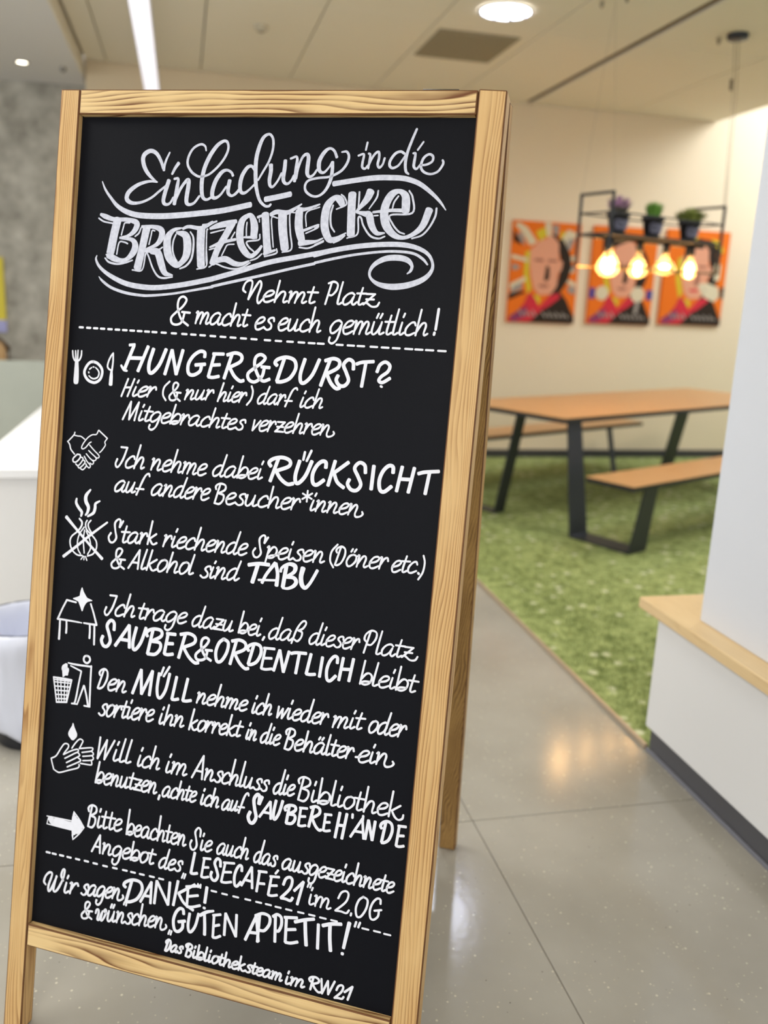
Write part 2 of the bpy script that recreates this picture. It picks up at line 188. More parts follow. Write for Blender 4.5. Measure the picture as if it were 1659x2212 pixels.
('dash','214,3699,41 283,3699,41;368,3700,41 438,3700,41;512,3701,41 583,3701,41;655,3702,41 727,3702,41;806,3703,41 880,3703,41;957,3704,41 1033,3704,41;1107,3705,40 1184,3705,40;1257,3706,40 1335,3706,40;1406,3707,40 1485,3707,40;1554,3708,40 1634,3709,40;1701,3709,40 1783,3710,40;1884,3710,40 1968,3711,40;2084,3712,39 2170,3712,39;2289,3713,39 2376,3714,39;2463,3714,39 2551,3715,39;2641,3717,39 2732,3718,39;2837,3720,39 2929,3722,39;3031,3723,39 3124,3725,38;3221,3726,38 3316,3728,38;3417,3730,38 3514,3731,38;3614,3733,38 3712,3735,38;3862,3737,38 3963,3738,38;4064,3739,37 4166,3740,37;4276,3741,37 4380,3741,37;4482,3742,37 4587,3743,37;4666,3744,37 4773,3744,37;4828,3744,37 4936,3744,37;5162,3745,36 5272,3745,36;5359,3745,36 5471,3746,36;5533,3746,36 5647,3746,36;5758,3746,36 5873,3746,36;5952,3747,36 6068,3747,36;6142,3747,35 6259,3747,35;6353,3747,35 6473,3748,35;6525,3748,35 6645,3748,35;6703,3748,35 6825,3748,35;6907,3749,35 7031,3749,35'),
('lettering_line','1355,3966,65 1185,4419,66;1640,3967,65 1465,4418,65;1281,4192,66 1555,4183,65;1124,4340,44 1182,4411,44 1239,4424,44;1260,3964,53 1371,3950,52;1750,4003,69 1681,4262,69 1692,4411,69 1764,4420,69 1889,4271,68 1999,3997,68;2005,4440,65 2117,4005,64;2117,4005,64 2228,4426,64;2228,4426,64 2329,3993,64;2757,4095,63 2751,4014,63 2659,3999,63 2535,4087,64 2453,4235,64 2466,4386,64 2562,4417,64 2684,4344,63 2710,4232,63;2587,4239,64 2779,4215,63;2946,4021,59 2852,4428,59;2912,4027,59 3120,4019,59;2899,4224,59 3062,4206,59;2852,4428,59 2937,4435,59 3058,4407,59;3275,4012,62 3157,4439,63;3182,4030,62 3339,3987,62 3454,4027,62 3441,4130,62 3245,4241,62;3245,4241,62 3347,4384,62 3457,4462,62 3531,4449,62;3837,4195,58 3996,4200,58;3896,4201,58 3864,4357,58 3741,4459,58 3628,4429,58 3601,4327,58 3709,4227,58 3842,4125,58 3898,4038,58 3813,3987,58 3724,4039,58 3713,4180,58 3799,4361,58 3893,4435,58 4011,4395,58;4251,4028,64 4143,4421,65;4129,4156,65 4086,4110,65 4137,4047,65 4286,4006,64 4434,4050,64 4470,4187,64 4379,4353,64 4242,4422,64 4142,4429,65;4626,4014,64 4565,4262,64 4581,4403,64 4656,4410,64 4781,4268,63 4885,4007,63;5074,4004,63 4941,4446,63;4986,4023,63 5135,3979,63 5240,4021,63 5221,4128,63 5033,4241,63;5033,4241,63 5120,4390,63 5218,4472,63 5288,4458,63;5496,4140,62 5482,4019,62 5396,3980,62 5318,4072,63 5377,4199,62 5427,4327,62 5364,4418,63 5271,4416,63 5211,4332,63 5238,4252,63;5542,4046,59 5639,4011,59 5839,3987,58;5705,4007,58 5663,4415,59;5907,4157,58 5949,4038,58 6039,3983,58 6120,4040,58 6094,4137,58 5987,4227,58 5954,4295,58 6019,4320,58 6142,4242,58;6002,4392,58 6006,4383,58'),
('lettering_line','1282,4567,36 1166,4883,37;1409,4561,36 1290,4877,36;1229,4724,36 1352,4713,36;1450,4698,33 1400,4826,40 1413,4867,33 1483,4832,40;1475,4625,36 1500,4579,36;1513,4791,33 1631,4756,40 1692,4705,33 1659,4680,40 1584,4705,33 1515,4785,40 1515,4857,33 1575,4863,40 1674,4819,33;1711,4692,33 1744,4685,40 1685,4858,33;1712,4794,33 1785,4701,39 1845,4675,33 1856,4721,39;2111,4560,35 2014,4666,35 1998,4799,35 2059,4895,35;2251,4742,36 2344,4745,36;2282,4746,36 2261,4852,36 2206,4887,36 2145,4876,36 2128,4814,36 2184,4746,36 2252,4678,36 2287,4604,36 2243,4569,36 2196,4603,36 2193,4698,36 2248,4821,36 2339,4887,36;2453,4695,32 2482,4685,39 2432,4855,33;2449,4810,32 2530,4700,39 2575,4680,32 2584,4723,39 2547,4817,32 2561,4844,39 2615,4817,32;2678,4674,32 2638,4799,39 2661,4842,32 2725,4794,39 2780,4704,32;2794,4668,32 2750,4802,39 2762,4833,32 2816,4805,38;2856,4670,32 2884,4663,38 2833,4832,32;2856,4769,32 2918,4678,38 2969,4653,32 2978,4698,38;3159,4519,35 3068,4839,35;3084,4796,32 3158,4690,38 3204,4672,32 3213,4715,38 3181,4801,32 3188,4832,38 3231,4810,32;3299,4669,32 3259,4790,38 3268,4829,32 3321,4797,38;3318,4602,34 3338,4562,34;3344,4759,32 3433,4729,38 3480,4681,32 3456,4656,38 3399,4678,32 3346,4753,38 3345,4822,32 3390,4829,38 3465,4789,32;3495,4669,32 3520,4663,38 3472,4827,32;3494,4766,32 3550,4679,38 3596,4656,32 3603,4700,38;3688,4537,35 3719,4631,35 3696,4761,35 3624,4862,35;3973,4665,31 3942,4648,37 3873,4685,31 3827,4757,37 3829,4820,31 3863,4824,37 3921,4782,31 3962,4719,37;4024,4522,31 3964,4701,37 3935,4790,31 3950,4825,37 4006,4788,31;4171,4669,31 4138,4644,37 4072,4672,31 4015,4744,37 4010,4813,31 4048,4819,37 4105,4777,31 4152,4710,37;4160,4696,31 4127,4777,37 4136,4815,31 4161,4809,37 4197,4775,31;4217,4656,31 4241,4650,37 4193,4819,31;4216,4757,31 4272,4667,37 4318,4643,31 4325,4689,37;4532,4543,31 4516,4515,37 4470,4532,31 4425,4602,37 4363,4762,31 4334,4837,37;4322,4742,34 4450,4738,33;4651,4663,31 4611,4790,37 4621,4831,31 4677,4797,37;4670,4595,33 4689,4556,33;4840,4694,30 4825,4654,36 4772,4669,31 4704,4743,37 4695,4814,31 4741,4831,37 4824,4793,31;4922,4505,33 4836,4828,33;4851,4783,30 4927,4674,36 4976,4655,30 4985,4699,36 4954,4789,30 4961,4821,36 5006,4799,30'),
('lettering_line','1226,5297,37 1375,4969,36;1375,4969,36 1353,5290,36;1353,5290,36 1533,4970,36;1533,4970,36 1463,5297,36;1600,5120,33 1555,5251,40 1568,5294,33 1634,5260,40;1621,5047,36 1644,5004,36;1760,5031,33 1683,5242,40 1694,5294,33 1761,5268,40;1658,5115,36 1823,5116,36;1980,5141,33 1934,5113,39 1856,5140,33 1792,5214,40 1796,5283,33 1845,5289,40 1928,5234,33 1971,5178,39;1982,5160,33 1935,5299,39 1888,5392,33 1817,5438,40 1764,5410,33 1778,5354,40;2011,5221,33 2122,5192,39 2179,5142,33 2147,5114,39 2077,5136,33 2012,5215,39 2015,5290,33 2072,5299,39 2165,5259,33;2268,4958,36 2178,5300,36;2194,5235,33 2284,5133,39 2346,5119,33 2380,5171,39 2340,5263,33 2258,5300,39 2194,5281,33 2255,5252,39 2351,5245,33;2408,5130,33 2439,5125,39 2387,5300,33;2412,5236,33 2478,5144,39 2533,5120,32 2545,5168,39;2742,5145,32 2700,5118,39 2621,5145,32 2553,5218,39 2550,5290,32 2598,5297,39 2666,5255,32 2721,5187,39;2730,5173,32 2693,5255,39 2706,5296,32 2736,5290,39 2779,5256,32;2948,5165,32 2930,5123,38 2869,5137,32 2793,5210,39 2784,5283,32 2838,5302,39 2933,5265,32;3040,4965,35 2947,5302,35;2964,5256,32 3048,5147,38 3103,5129,32 3115,5175,38 3082,5266,32 3091,5299,38 3142,5277,32;3267,5043,32 3195,5248,38 3206,5299,32 3269,5274,38;3170,5124,35 3327,5125,35;3303,5227,32 3409,5198,38 3463,5150,32 3432,5122,38 3365,5144,32 3304,5221,38 3307,5294,32 3361,5303,38 3450,5264,32;3626,5174,32 3617,5127,38 3560,5132,32 3528,5173,38 3577,5228,32 3564,5282,38 3503,5304,32 3453,5275,38;3794,5113,34 3765,5293,34;3765,5293,34 3906,5117,34;3898,5214,31 3998,5183,37 4049,5132,31 4020,5106,37 3956,5129,31 3899,5208,37 3902,5281,31 3953,5289,37 4037,5248,31;4065,5119,31 4093,5114,37 4047,5288,31;4069,5223,31 4128,5131,37 4179,5107,31 4190,5154,37;4223,5111,34 4355,5109,34;4355,5109,34 4186,5278,34;4186,5278,31 4254,5273,37 4337,5275,31;4218,5193,34 4329,5191,34;4366,5205,31 4464,5175,37 4514,5125,31 4486,5098,37 4423,5121,31 4367,5200,37 4369,5272,31 4420,5280,37 4502,5239,31;4597,4943,33 4515,5279,34;4530,5233,31 4605,5123,37 4656,5105,31 4668,5149,37 4638,5240,31 4646,5273,37 4693,5250,31;4728,5109,31 4755,5103,37 4711,5275,31;4732,5211,31 4790,5120,37 4840,5096,31 4850,5143,37;4862,5197,31 4959,5166,36 5008,5117,30 4980,5090,36 4919,5113,31 4863,5191,37 4866,5263,31 4916,5271,37 4997,5230,30;5023,5108,30 5050,5098,36 5009,5269,30;5024,5224,30 5098,5115,36 5140,5097,30 5151,5141,36 5123,5240,30 5143,5288,36 5213,5273,30 5252,5232,36 5239,5197,30'),
('lettering_line','1237,5797,37 1363,5799,37;1363,5799,34 1290,6011,41 1213,6143,34 1167,6162,41 1142,6107,35 1171,6021,41;1525,5992,34 1507,5943,41 1443,5961,34 1364,6049,41 1353,6137,34 1408,6158,41 1508,6112,34;1628,5731,37 1522,6156,37;1540,6101,34 1629,5969,41 1687,5947,34 1698,6001,41 1662,6110,34 1671,6148,41 1725,6121,34;1884,5964,34 1916,5953,40 1866,6151,34;1884,6099,34 1971,5975,40 2020,5955,34 2032,6007,40 1993,6115,34 2010,6148,40 2069,6119,34;2102,6066,34 2212,6033,40 2269,5978,34 2237,5946,40 2167,5971,34 2103,6059,40 2106,6143,34 2162,6153,40 2255,6108,34;2368,5751,36 2268,6154,37;2286,6102,34 2371,5979,40 2428,5959,33 2441,6011,40 2406,6114,33 2416,6151,40 2468,6127,33;2508,5970,33 2539,5960,40 2491,6156,33;2508,6104,33 2578,5981,40 2626,5961,33 2633,6012,40 2584,6156,33;2601,6105,33 2680,5982,40 2728,5962,33 2737,6013,40 2695,6126,33 2713,6153,40 2765,6125,33;2797,6072,33 2905,6040,39 2959,5985,33 2929,5954,39 2860,5978,33 2798,6065,40 2801,6148,33 2856,6158,40 2946,6114,33;3260,5968,33 3220,5950,39 3139,5991,33 3086,6070,39 3093,6138,33 3135,6143,39 3204,6096,33 3251,6027,39;3325,5758,33 3252,6007,39 3222,6105,33 3243,6144,39 3310,6103,33;3506,5973,32 3463,5945,39 3384,5975,33 3318,6054,39 3316,6130,33 3364,6137,39 3432,6090,33 3485,6018,39;3494,6002,33 3458,6090,39 3473,6132,33 3503,6126,39 3545,6088,32;3633,5752,35 3547,6136,35;3561,6068,32 3647,5960,39 3708,5943,32 3743,5996,39 3706,6093,32 3625,6134,39 3563,6116,32 3621,6084,39 3715,6074,32;3763,6050,32 3870,6016,38 3924,5963,32 3893,5935,38 3825,5960,32 3765,6044,39 3769,6121,32 3824,6129,39 3913,6084,32;3977,5943,32 3938,6078,38 3951,6122,32 4013,6086,38;3996,5862,35 4019,5808,35;4291,5732,65 4168,6137,65;4164,5881,65 4123,5816,65 4203,5745,65 4364,5710,65 4501,5754,65 4489,5852,65 4263,5950,65;4263,5950,65 4355,6072,65 4487,6156,65 4595,6137,65;4681,5737,68 4625,5973,68 4637,6106,68 4701,6112,68 4810,5975,68 4902,5725,67;4762,5585,45 4744,5713,45;4877,5552,45 4807,5728,45;5159,5816,67 5153,5726,67 5082,5713,67 4991,5800,67 4934,5943,67 4950,6088,67 5025,6116,67 5145,6022,67;5317,5682,63 5223,6111,63;5555,5685,63 5311,5888,63;5311,5888,63 5382,6035,63 5507,6122,63;5863,5840,62 5841,5712,62 5746,5675,62 5668,5774,63 5739,5907,63 5799,6040,62 5737,6139,63 5638,6139,63 5568,6053,63 5593,5967,63;5999,5704,65 5986,6101,66;6338,5793,65 6329,5695,65 6256,5681,65 6167,5774,65 6115,5929,65 6136,6086,65 6213,6118,65 6332,6016,65;6487,5673,61 6424,6090,61;6693,5675,61 6625,6091,61;6464,5881,61 6660,5874,61;6765,5765,61 6877,5729,61 7109,5696,60;6954,5722,60 6911,6088,61'),
('lettering_line','1361,6432,34 1322,6402,41 1246,6434,35 1177,6516,41 1170,6595,35 1215,6603,41 1282,6555,35 1338,6479,41;1348,6463,34 1307,6555,41 1317,6599,35 1347,6593,41 1390,6553,34;1438,6411,34 1393,6553,41 1415,6604,34 1483,6552,41 1542,6450,34;1558,6410,34 1508,6562,41 1520,6598,34 1577,6569,41;1849,6272,34 1833,6229,41 1778,6254,34 1719,6357,41 1644,6540,34 1608,6625,41;1596,6516,37 1746,6514,37;2110,6420,34 2070,6390,40 1991,6422,34 1922,6506,41 1915,6588,34 1961,6596,41 2030,6547,34 2087,6469,40;2096,6452,34 2055,6546,40 2066,6592,34 2096,6586,40 2140,6545,34;2163,6409,34 2194,6399,40 2138,6597,34;2157,6545,34 2245,6419,40 2293,6397,34 2302,6449,40 2260,6558,34 2274,6591,40 2332,6561,34;2530,6405,33 2494,6385,40 2414,6427,34 2359,6511,40 2360,6584,34 2401,6589,40 2469,6541,33 2517,6467,40;2594,6229,33 2520,6447,40 2485,6551,33 2503,6592,40 2569,6550,33;2583,6504,33 2689,6469,40 2744,6413,33 2716,6382,40 2649,6408,33 2585,6498,40 2583,6581,33 2636,6590,40 2725,6543,33;2761,6398,33 2791,6392,40 2733,6589,33;2760,6516,33 2827,6412,40 2880,6385,33 2889,6438,40;2898,6500,33 3003,6466,39 3057,6409,33 3029,6379,39 2963,6404,33 2900,6494,40 2899,6576,33 2951,6586,40 3039,6539,33;3240,6284,36 3155,6620,37;3169,6374,34 3159,6330,40 3189,6289,33 3260,6267,40 3340,6292,33 3335,6370,40 3216,6441,34;3216,6441,34 3314,6463,40 3315,6548,33 3249,6624,40 3155,6620,34;3379,6529,33 3497,6494,40 3554,6438,33 3517,6409,40 3442,6435,33 3380,6523,40 3391,6604,33 3454,6612,40 3551,6565,33;3743,6460,33 3728,6408,40 3663,6416,33 3630,6463,40 3692,6522,33 3683,6582,40 3615,6608,33 3555,6577,40;3775,6413,33 3744,6555,40 3779,6604,33 3850,6552,39 3903,6451,33;3915,6410,33 3880,6561,39 3900,6597,33 3962,6567,39;4160,6445,33 4135,6399,39 4069,6417,33 3994,6498,39 3992,6579,33 4052,6597,39 4153,6555,33;4239,6224,35 4172,6594,36;4186,6544,33 4266,6422,39 4326,6401,33 4344,6451,39 4317,6551,33 4330,6586,39 4384,6561,33;4414,6505,32 4528,6470,39 4582,6415,32 4546,6387,39 4474,6412,32 4415,6499,39 4425,6578,32 4486,6586,39 4580,6540,32;4600,6401,32 4631,6395,39 4595,6583,32;4614,6514,32 4675,6413,39 4731,6387,32 4749,6437,38;4871,6234,33 4868,6420,33;4786,6289,33 4953,6365,33;4784,6382,33 4955,6272,33;4992,6385,32 4950,6519,38 4962,6563,32 5023,6528,38;5012,6309,35 5034,6262,35;5056,6395,32 5086,6385,38 5039,6567,32;5055,6519,32 5137,6404,38 5183,6385,32 5194,6433,38 5158,6532,32 5173,6562,38 5228,6535,32;5266,6395,32 5296,6385,38 5249,6566,32;5265,6518,32 5346,6404,38 5392,6385,32 5403,6433,38 5367,6531,32 5382,6561,38 5437,6535,32;5467,6485,32 5569,6455,38 5622,6404,31 5593,6376,38 5528,6398,32 5468,6480,38 5470,6555,32 5523,6565,38 5608,6523,31;5637,6394,31 5667,6385,38 5621,6564,31;5637,6517,31 5717,6404,37 5761,6385,31 5772,6432,37 5741,6536,31 5762,6586,37 5836,6571,31 5877,6530,37 5864,6492,31'),
('lettering_line','1381,7134,38 1319,7249,38;1312,7249,35 1328,7137,42 1283,7107,35 1216,7185,42 1233,7328,35 1260,7450,42 1203,7537,36 1136,7533,43 1102,7452,36 1143,7375,42;1462,7215,35 1403,7463,42 1418,7519,35 1482,7486,42;1366,7329,38 1529,7319,38;1693,7335,35 1647,7308,42 1569,7343,35 1508,7427,42 1511,7505,35 1560,7509,42 1626,7459,35 1675,7382,42;1683,7366,35 1652,7457,42 1670,7500,35 1700,7492,42 1741,7452,35;1748,7318,35 1778,7310,42 1742,7502,35;1761,7430,35 1819,7327,42 1872,7298,35 1888,7349,42;1973,7069,38 1903,7491,38;2066,7292,38 1938,7389,38;1938,7389,35 1985,7466,42 2026,7483,35 2082,7452,41;2237,7304,35 2268,7297,41 2216,7497,35;2241,7423,35 2308,7317,41 2365,7290,34 2377,7344,41;2436,7295,34 2392,7442,41 2405,7490,34 2470,7451,41;2457,7209,37 2481,7153,37;2498,7404,34 2609,7369,41 2666,7312,34 2634,7282,41 2563,7308,34 2499,7398,41 2502,7482,34 2560,7491,41 2652,7444,34;2838,7331,34 2819,7283,41 2757,7301,34 2680,7385,41 2671,7468,34 2726,7488,41 2823,7445,34;2935,7081,37 2838,7486,37;2855,7434,34 2940,7309,41 2997,7287,34 3009,7339,40 2976,7443,34 2986,7480,41 3038,7454,34;3070,7396,34 3179,7361,40 3235,7304,34 3203,7274,40 3134,7300,34 3072,7389,40 3075,7472,34 3131,7481,40 3222,7434,34;3251,7294,34 3283,7283,40 3236,7480,34;3252,7428,34 3336,7303,40 3384,7282,34 3396,7333,40 3359,7440,34 3376,7473,40 3434,7443,34;3629,7289,33 3590,7269,40 3510,7311,33 3458,7394,40 3464,7465,33 3506,7471,40 3573,7423,33 3619,7350,40;3694,7073,33 3621,7330,40 3591,7433,33 3611,7473,40 3677,7431,33;3689,7386,33 3796,7352,40 3850,7296,33 3819,7266,40 3751,7291,33 3690,7380,40 3694,7462,33 3749,7471,40 3838,7424,33;4218,7110,36 4160,7213,36;4153,7214,33 4168,7111,39 4126,7082,33 4062,7152,39 4078,7284,33 4105,7397,39 4051,7474,33 3987,7469,40 3955,7394,33 3994,7325,39;4223,7281,33 4254,7276,39 4199,7549,33;4238,7387,33 4315,7274,39 4376,7272,33 4397,7342,39 4336,7444,33 4243,7457,39 4295,7415,33 4403,7401,39;4437,7376,33 4548,7340,39 4602,7285,32 4567,7256,39 4496,7282,33 4438,7370,39 4448,7450,33 4507,7458,39 4599,7410,33;4656,7263,32 4624,7403,39 4642,7449,32 4704,7411,39;4670,7183,35 4690,7132,35;4888,7301,32 4874,7250,39 4813,7258,32 4782,7304,39 4840,7362,32 4832,7422,39 4768,7448,32 4712,7418,39;4894,7360,32 5003,7325,38 5056,7269,32 5021,7241,38 4952,7267,32 4895,7354,39 4905,7433,32 4963,7441,38 5053,7394,32;5072,7259,32 5103,7248,38 5071,7437,32;5084,7387,32 5160,7266,38 5207,7244,32 5224,7293,38 5195,7397,32 5214,7428,38 5272,7398,32;5486,7088,34 5391,7216,34 5377,7374,34 5441,7483,34;5549,7130,34 5468,7431,35;5486,7225,32 5472,7188,38 5499,7141,32 5566,7114,38 5625,7152,32 5628,7261,38 5574,7387,32 5510,7436,38 5467,7438,32;5782,7226,31 5716,7258,38 5669,7350,32 5690,7425,38 5749,7417,32 5824,7334,38 5831,7248,31 5782,7226,38;5737,7180,34 5762,7132,34;5795,7178,34 5826,7130,34;5855,7243,31 5886,7232,38 5851,7423,31;5864,7373,31 5941,7250,37 5988,7229,31 6004,7278,37 5973,7383,31 5992,7414,37 6048,7384,31;6077,7331,31 6183,7296,37 6235,7240,31 6202,7212,37 6134,7238,31 6078,7325,37 6086,7404,31 6142,7412,37 6230,7365,31;6251,7226,31 6281,7219,37 6244,7409,31;6263,7338,31 6321,7237,37 6374,7210,31 6389,7261,37;6470,7351,31 6568,7314,37 6616,7259,31 6586,7232,37 6524,7259,31 6471,7345,37 6478,7422,31 6530,7428,37 6611,7380,31;6704,7142,31 6650,7362,37 6664,7415,31 6721,7385,37;6620,7234,33 6765,7225,33;6891,7261,31 6871,7218,37 6816,7237,31 6752,7317,37 6748,7394,31 6798,7410,37 6883,7367,31;6920,7399,42 6929,7409,42;6983,7101,32 7013,7215,32 6994,7376,33 6929,7503,33'),
('lettering_line','1355,7834,39 1472,7831,39;1395,7836,39 1365,7961,39 1296,8006,39 1220,7997,39 1200,7926,39 1272,7844,39 1360,7760,39 1404,7670,39 1350,7633,39 1291,7676,39 1285,7787,39 1350,7926,39 1462,7997,39;1548,7969,38 1759,7618,38;1759,7618,38 1740,7964,38;1612,7856,38 1745,7853,38;1904,7593,35 1818,7897,42 1831,7957,35 1895,7925,42;2012,7591,38 1919,7959,38;2113,7750,38 1965,7850,38;1965,7850,35 2010,7935,42 2053,7956,35 2116,7924,42;2270,7736,35 2197,7770,41 2141,7868,35 2158,7949,42 2223,7941,35 2308,7853,41 2321,7760,35 2270,7736,41;2422,7583,37 2331,7949,38;2349,7895,35 2439,7764,41 2500,7741,34 2513,7794,41 2478,7902,34 2489,7940,41 2544,7913,34;2702,7726,34 2629,7760,41 2575,7857,34 2592,7938,41 2655,7930,34 2739,7842,41 2752,7751,34 2702,7726,41;2851,7574,34 2769,7874,41 2781,7933,34 2843,7902,41;3182,7801,34 3174,7747,40 3113,7756,34 3077,7806,41 3128,7867,34 3112,7931,41 3045,7959,34 2993,7928,41;3230,7751,34 3182,7900,40 3194,7948,34 3260,7907,40;3251,7677,37 3271,7642,37;3299,7758,34 3332,7746,40 3277,7949,34;3296,7895,34 3386,7765,40 3436,7742,34 3447,7794,40 3406,7905,34 3421,7938,40 3482,7906,34;3688,7742,33 3649,7722,40 3565,7768,33 3509,7854,40 3512,7928,34 3555,7932,40 3626,7880,33 3676,7805,40;3747,7583,33 3678,7784,40 3644,7890,33 3664,7931,40 3733,7886,33;3891,7627,67 4089,7583,67 4279,7580,66;4065,7614,75 4026,7774,75 3987,7926,75;4169,7911,58 4242,7747,58 4388,7534,66;4397,7541,66 4447,7721,66 4443,7924,74;4104,7866,42 4414,7835,41;4499,7675,50 4507,7617,49 4570,7553,49 4670,7520,66 4758,7554,82 4741,7653,66 4604,7750,49;4596,7558,74 4578,7746,74 4560,7934,74;4605,7758,49 4741,7749,66 4798,7815,74 4754,7893,66 4656,7946,49 4562,7950,41;4903,7560,90 4878,7708,82 4903,7842,82 4967,7898,65 5037,7825,57 5102,7704,57 5165,7568,57'),
('lettering_line','1219,8515,38 1356,8512,38;1356,8512,35 1283,8730,42 1203,8866,35 1154,8887,42 1125,8832,35 1154,8744,42;1531,8707,35 1510,8658,42 1443,8679,35 1362,8769,42 1353,8855,35 1412,8873,42 1515,8825,35;1632,8445,38 1531,8867,38;1549,8813,35 1638,8680,41 1699,8655,35 1713,8708,41 1678,8817,35 1689,8854,41 1744,8826,35;1927,8575,34 1853,8808,41 1867,8863,34 1936,8832,41;1821,8673,37 1996,8666,37;1977,8679,34 2010,8671,41 1961,8863,34;1985,8792,34 2054,8690,41 2113,8661,34 2127,8713,41;2339,8678,34 2292,8650,41 2208,8683,34 2138,8766,41 2137,8844,34 2189,8850,41 2262,8801,34 2318,8725,41;2327,8709,34 2290,8800,41 2306,8843,34 2338,8835,41 2384,8796,34;2582,8669,34 2533,8641,40 2452,8674,34 2389,8756,41 2396,8829,34 2447,8833,41 2531,8770,34 2574,8708,40;2585,8688,34 2542,8839,41 2497,8940,34 2424,8993,41 2368,8965,34 2380,8905,41;2618,8752,34 2733,8716,40 2790,8660,34 2755,8632,40 2683,8659,34 2619,8746,40 2625,8825,34 2685,8832,40 2780,8785,34;3073,8668,33 3036,8647,40 2959,8688,34 2909,8769,40 2913,8841,34 2953,8846,40 3018,8799,33 3063,8728,40;3135,8465,33 3065,8708,40 3035,8810,33 3054,8850,40 3118,8809,33;3304,8677,33 3263,8647,40 3189,8677,33 3126,8759,40 3123,8838,33 3168,8845,40 3232,8799,33 3283,8724,40;3292,8707,33 3257,8798,40 3269,8843,33 3298,8837,40 3338,8798,33;3370,8657,36 3506,8657,36;3506,8657,36 3332,8841,36;3332,8841,33 3401,8836,40 3487,8840,33;3365,8748,36 3479,8747,36;3546,8657,33 3509,8797,40 3534,8848,33 3599,8797,39 3651,8697,33;3665,8656,33 3624,8807,39 3638,8843,33 3692,8815,39;3876,8453,36 3804,8842,36;3816,8774,33 3891,8668,39 3944,8654,33 3976,8710,39 3944,8807,33 3874,8844,39 3818,8823,33 3870,8793,39 3953,8787,33;3995,8765,33 4090,8736,39 4137,8685,32 4108,8655,39 4048,8677,33 3996,8759,39 4001,8837,33 4050,8849,39 4129,8808,33;4183,8667,32 4150,8803,39 4163,8848,33 4217,8814,39;4199,8586,35 4219,8531,35;4294,8850,42 4269,8903,42;4546,8683,32 4509,8665,38 4432,8708,32 4384,8789,39 4390,8858,32 4431,8861,39 4495,8813,32 4538,8742,38;4606,8465,32 4539,8722,38 4512,8821,32 4533,8860,38 4595,8817,32;4779,8681,32 4738,8653,38 4663,8687,32 4602,8768,38 4601,8844,32 4647,8849,38 4710,8801,32 4760,8726,38;4768,8710,32 4735,8800,38 4749,8842,32 4778,8834,38 4818,8795,32;4804,8884,32 4875,8646,38 4955,8504,32 5016,8468,38 5043,8511,32 4991,8602,38 4910,8648,32;4910,8648,32 4979,8670,38 4971,8758,32 4908,8835,38 4838,8804,32;5286,8667,32 5250,8648,38 5177,8689,32 5130,8770,38 5135,8839,32 5173,8845,38 5235,8797,32 5277,8727,38;5344,8458,31 5279,8707,38 5252,8807,32 5270,8846,38 5331,8805,32;5380,8655,31 5343,8795,38 5355,8840,32 5412,8803,38;5398,8574,34 5419,8520,34;5436,8759,31 5534,8726,37 5583,8671,31 5555,8642,37 5493,8667,31 5437,8753,38 5441,8833,31 5491,8841,38 5573,8796,31;5734,8694,31 5726,8643,37 5673,8650,31 5643,8696,37 5690,8754,31 5678,8813,37 5622,8838,31 5576,8808,37;5736,8753,31 5833,8719,37 5882,8665,31 5854,8636,37 5792,8661,31 5737,8747,37 5741,8826,31 5791,8834,37 5871,8789,31;5897,8651,31 5924,8645,37 5881,8832,31;5902,8763,31 5959,8664,37 6007,8637,31 6018,8688,37;6200,8480,34 6108,8858,34;6137,8665,31 6102,8620,38 6129,8531,31 6220,8464,37 6303,8490,31 6301,8593,37 6229,8702,31 6165,8711,38;6400,8449,31 6331,8793,37 6346,8849,31 6404,8820,37;6613,8677,31 6567,8648,37 6489,8679,31 6427,8761,37 6430,8840,31 6479,8847,37 6545,8799,31 6594,8724,37;6602,8707,31 6571,8798,37 6588,8842,31 6618,8836,37 6659,8797,31;6748,8547,31 6690,8786,37 6705,8842,31 6767,8813,37;6654,8650,34 6815,8648,34;6814,8654,34 6959,8651,33;6959,8651,33 6773,8833,34;6773,8833,31 6821,8804,37 6914,8862,31 7002,8852,37 7040,8789,31;6815,8744,34 6946,8741,33'),
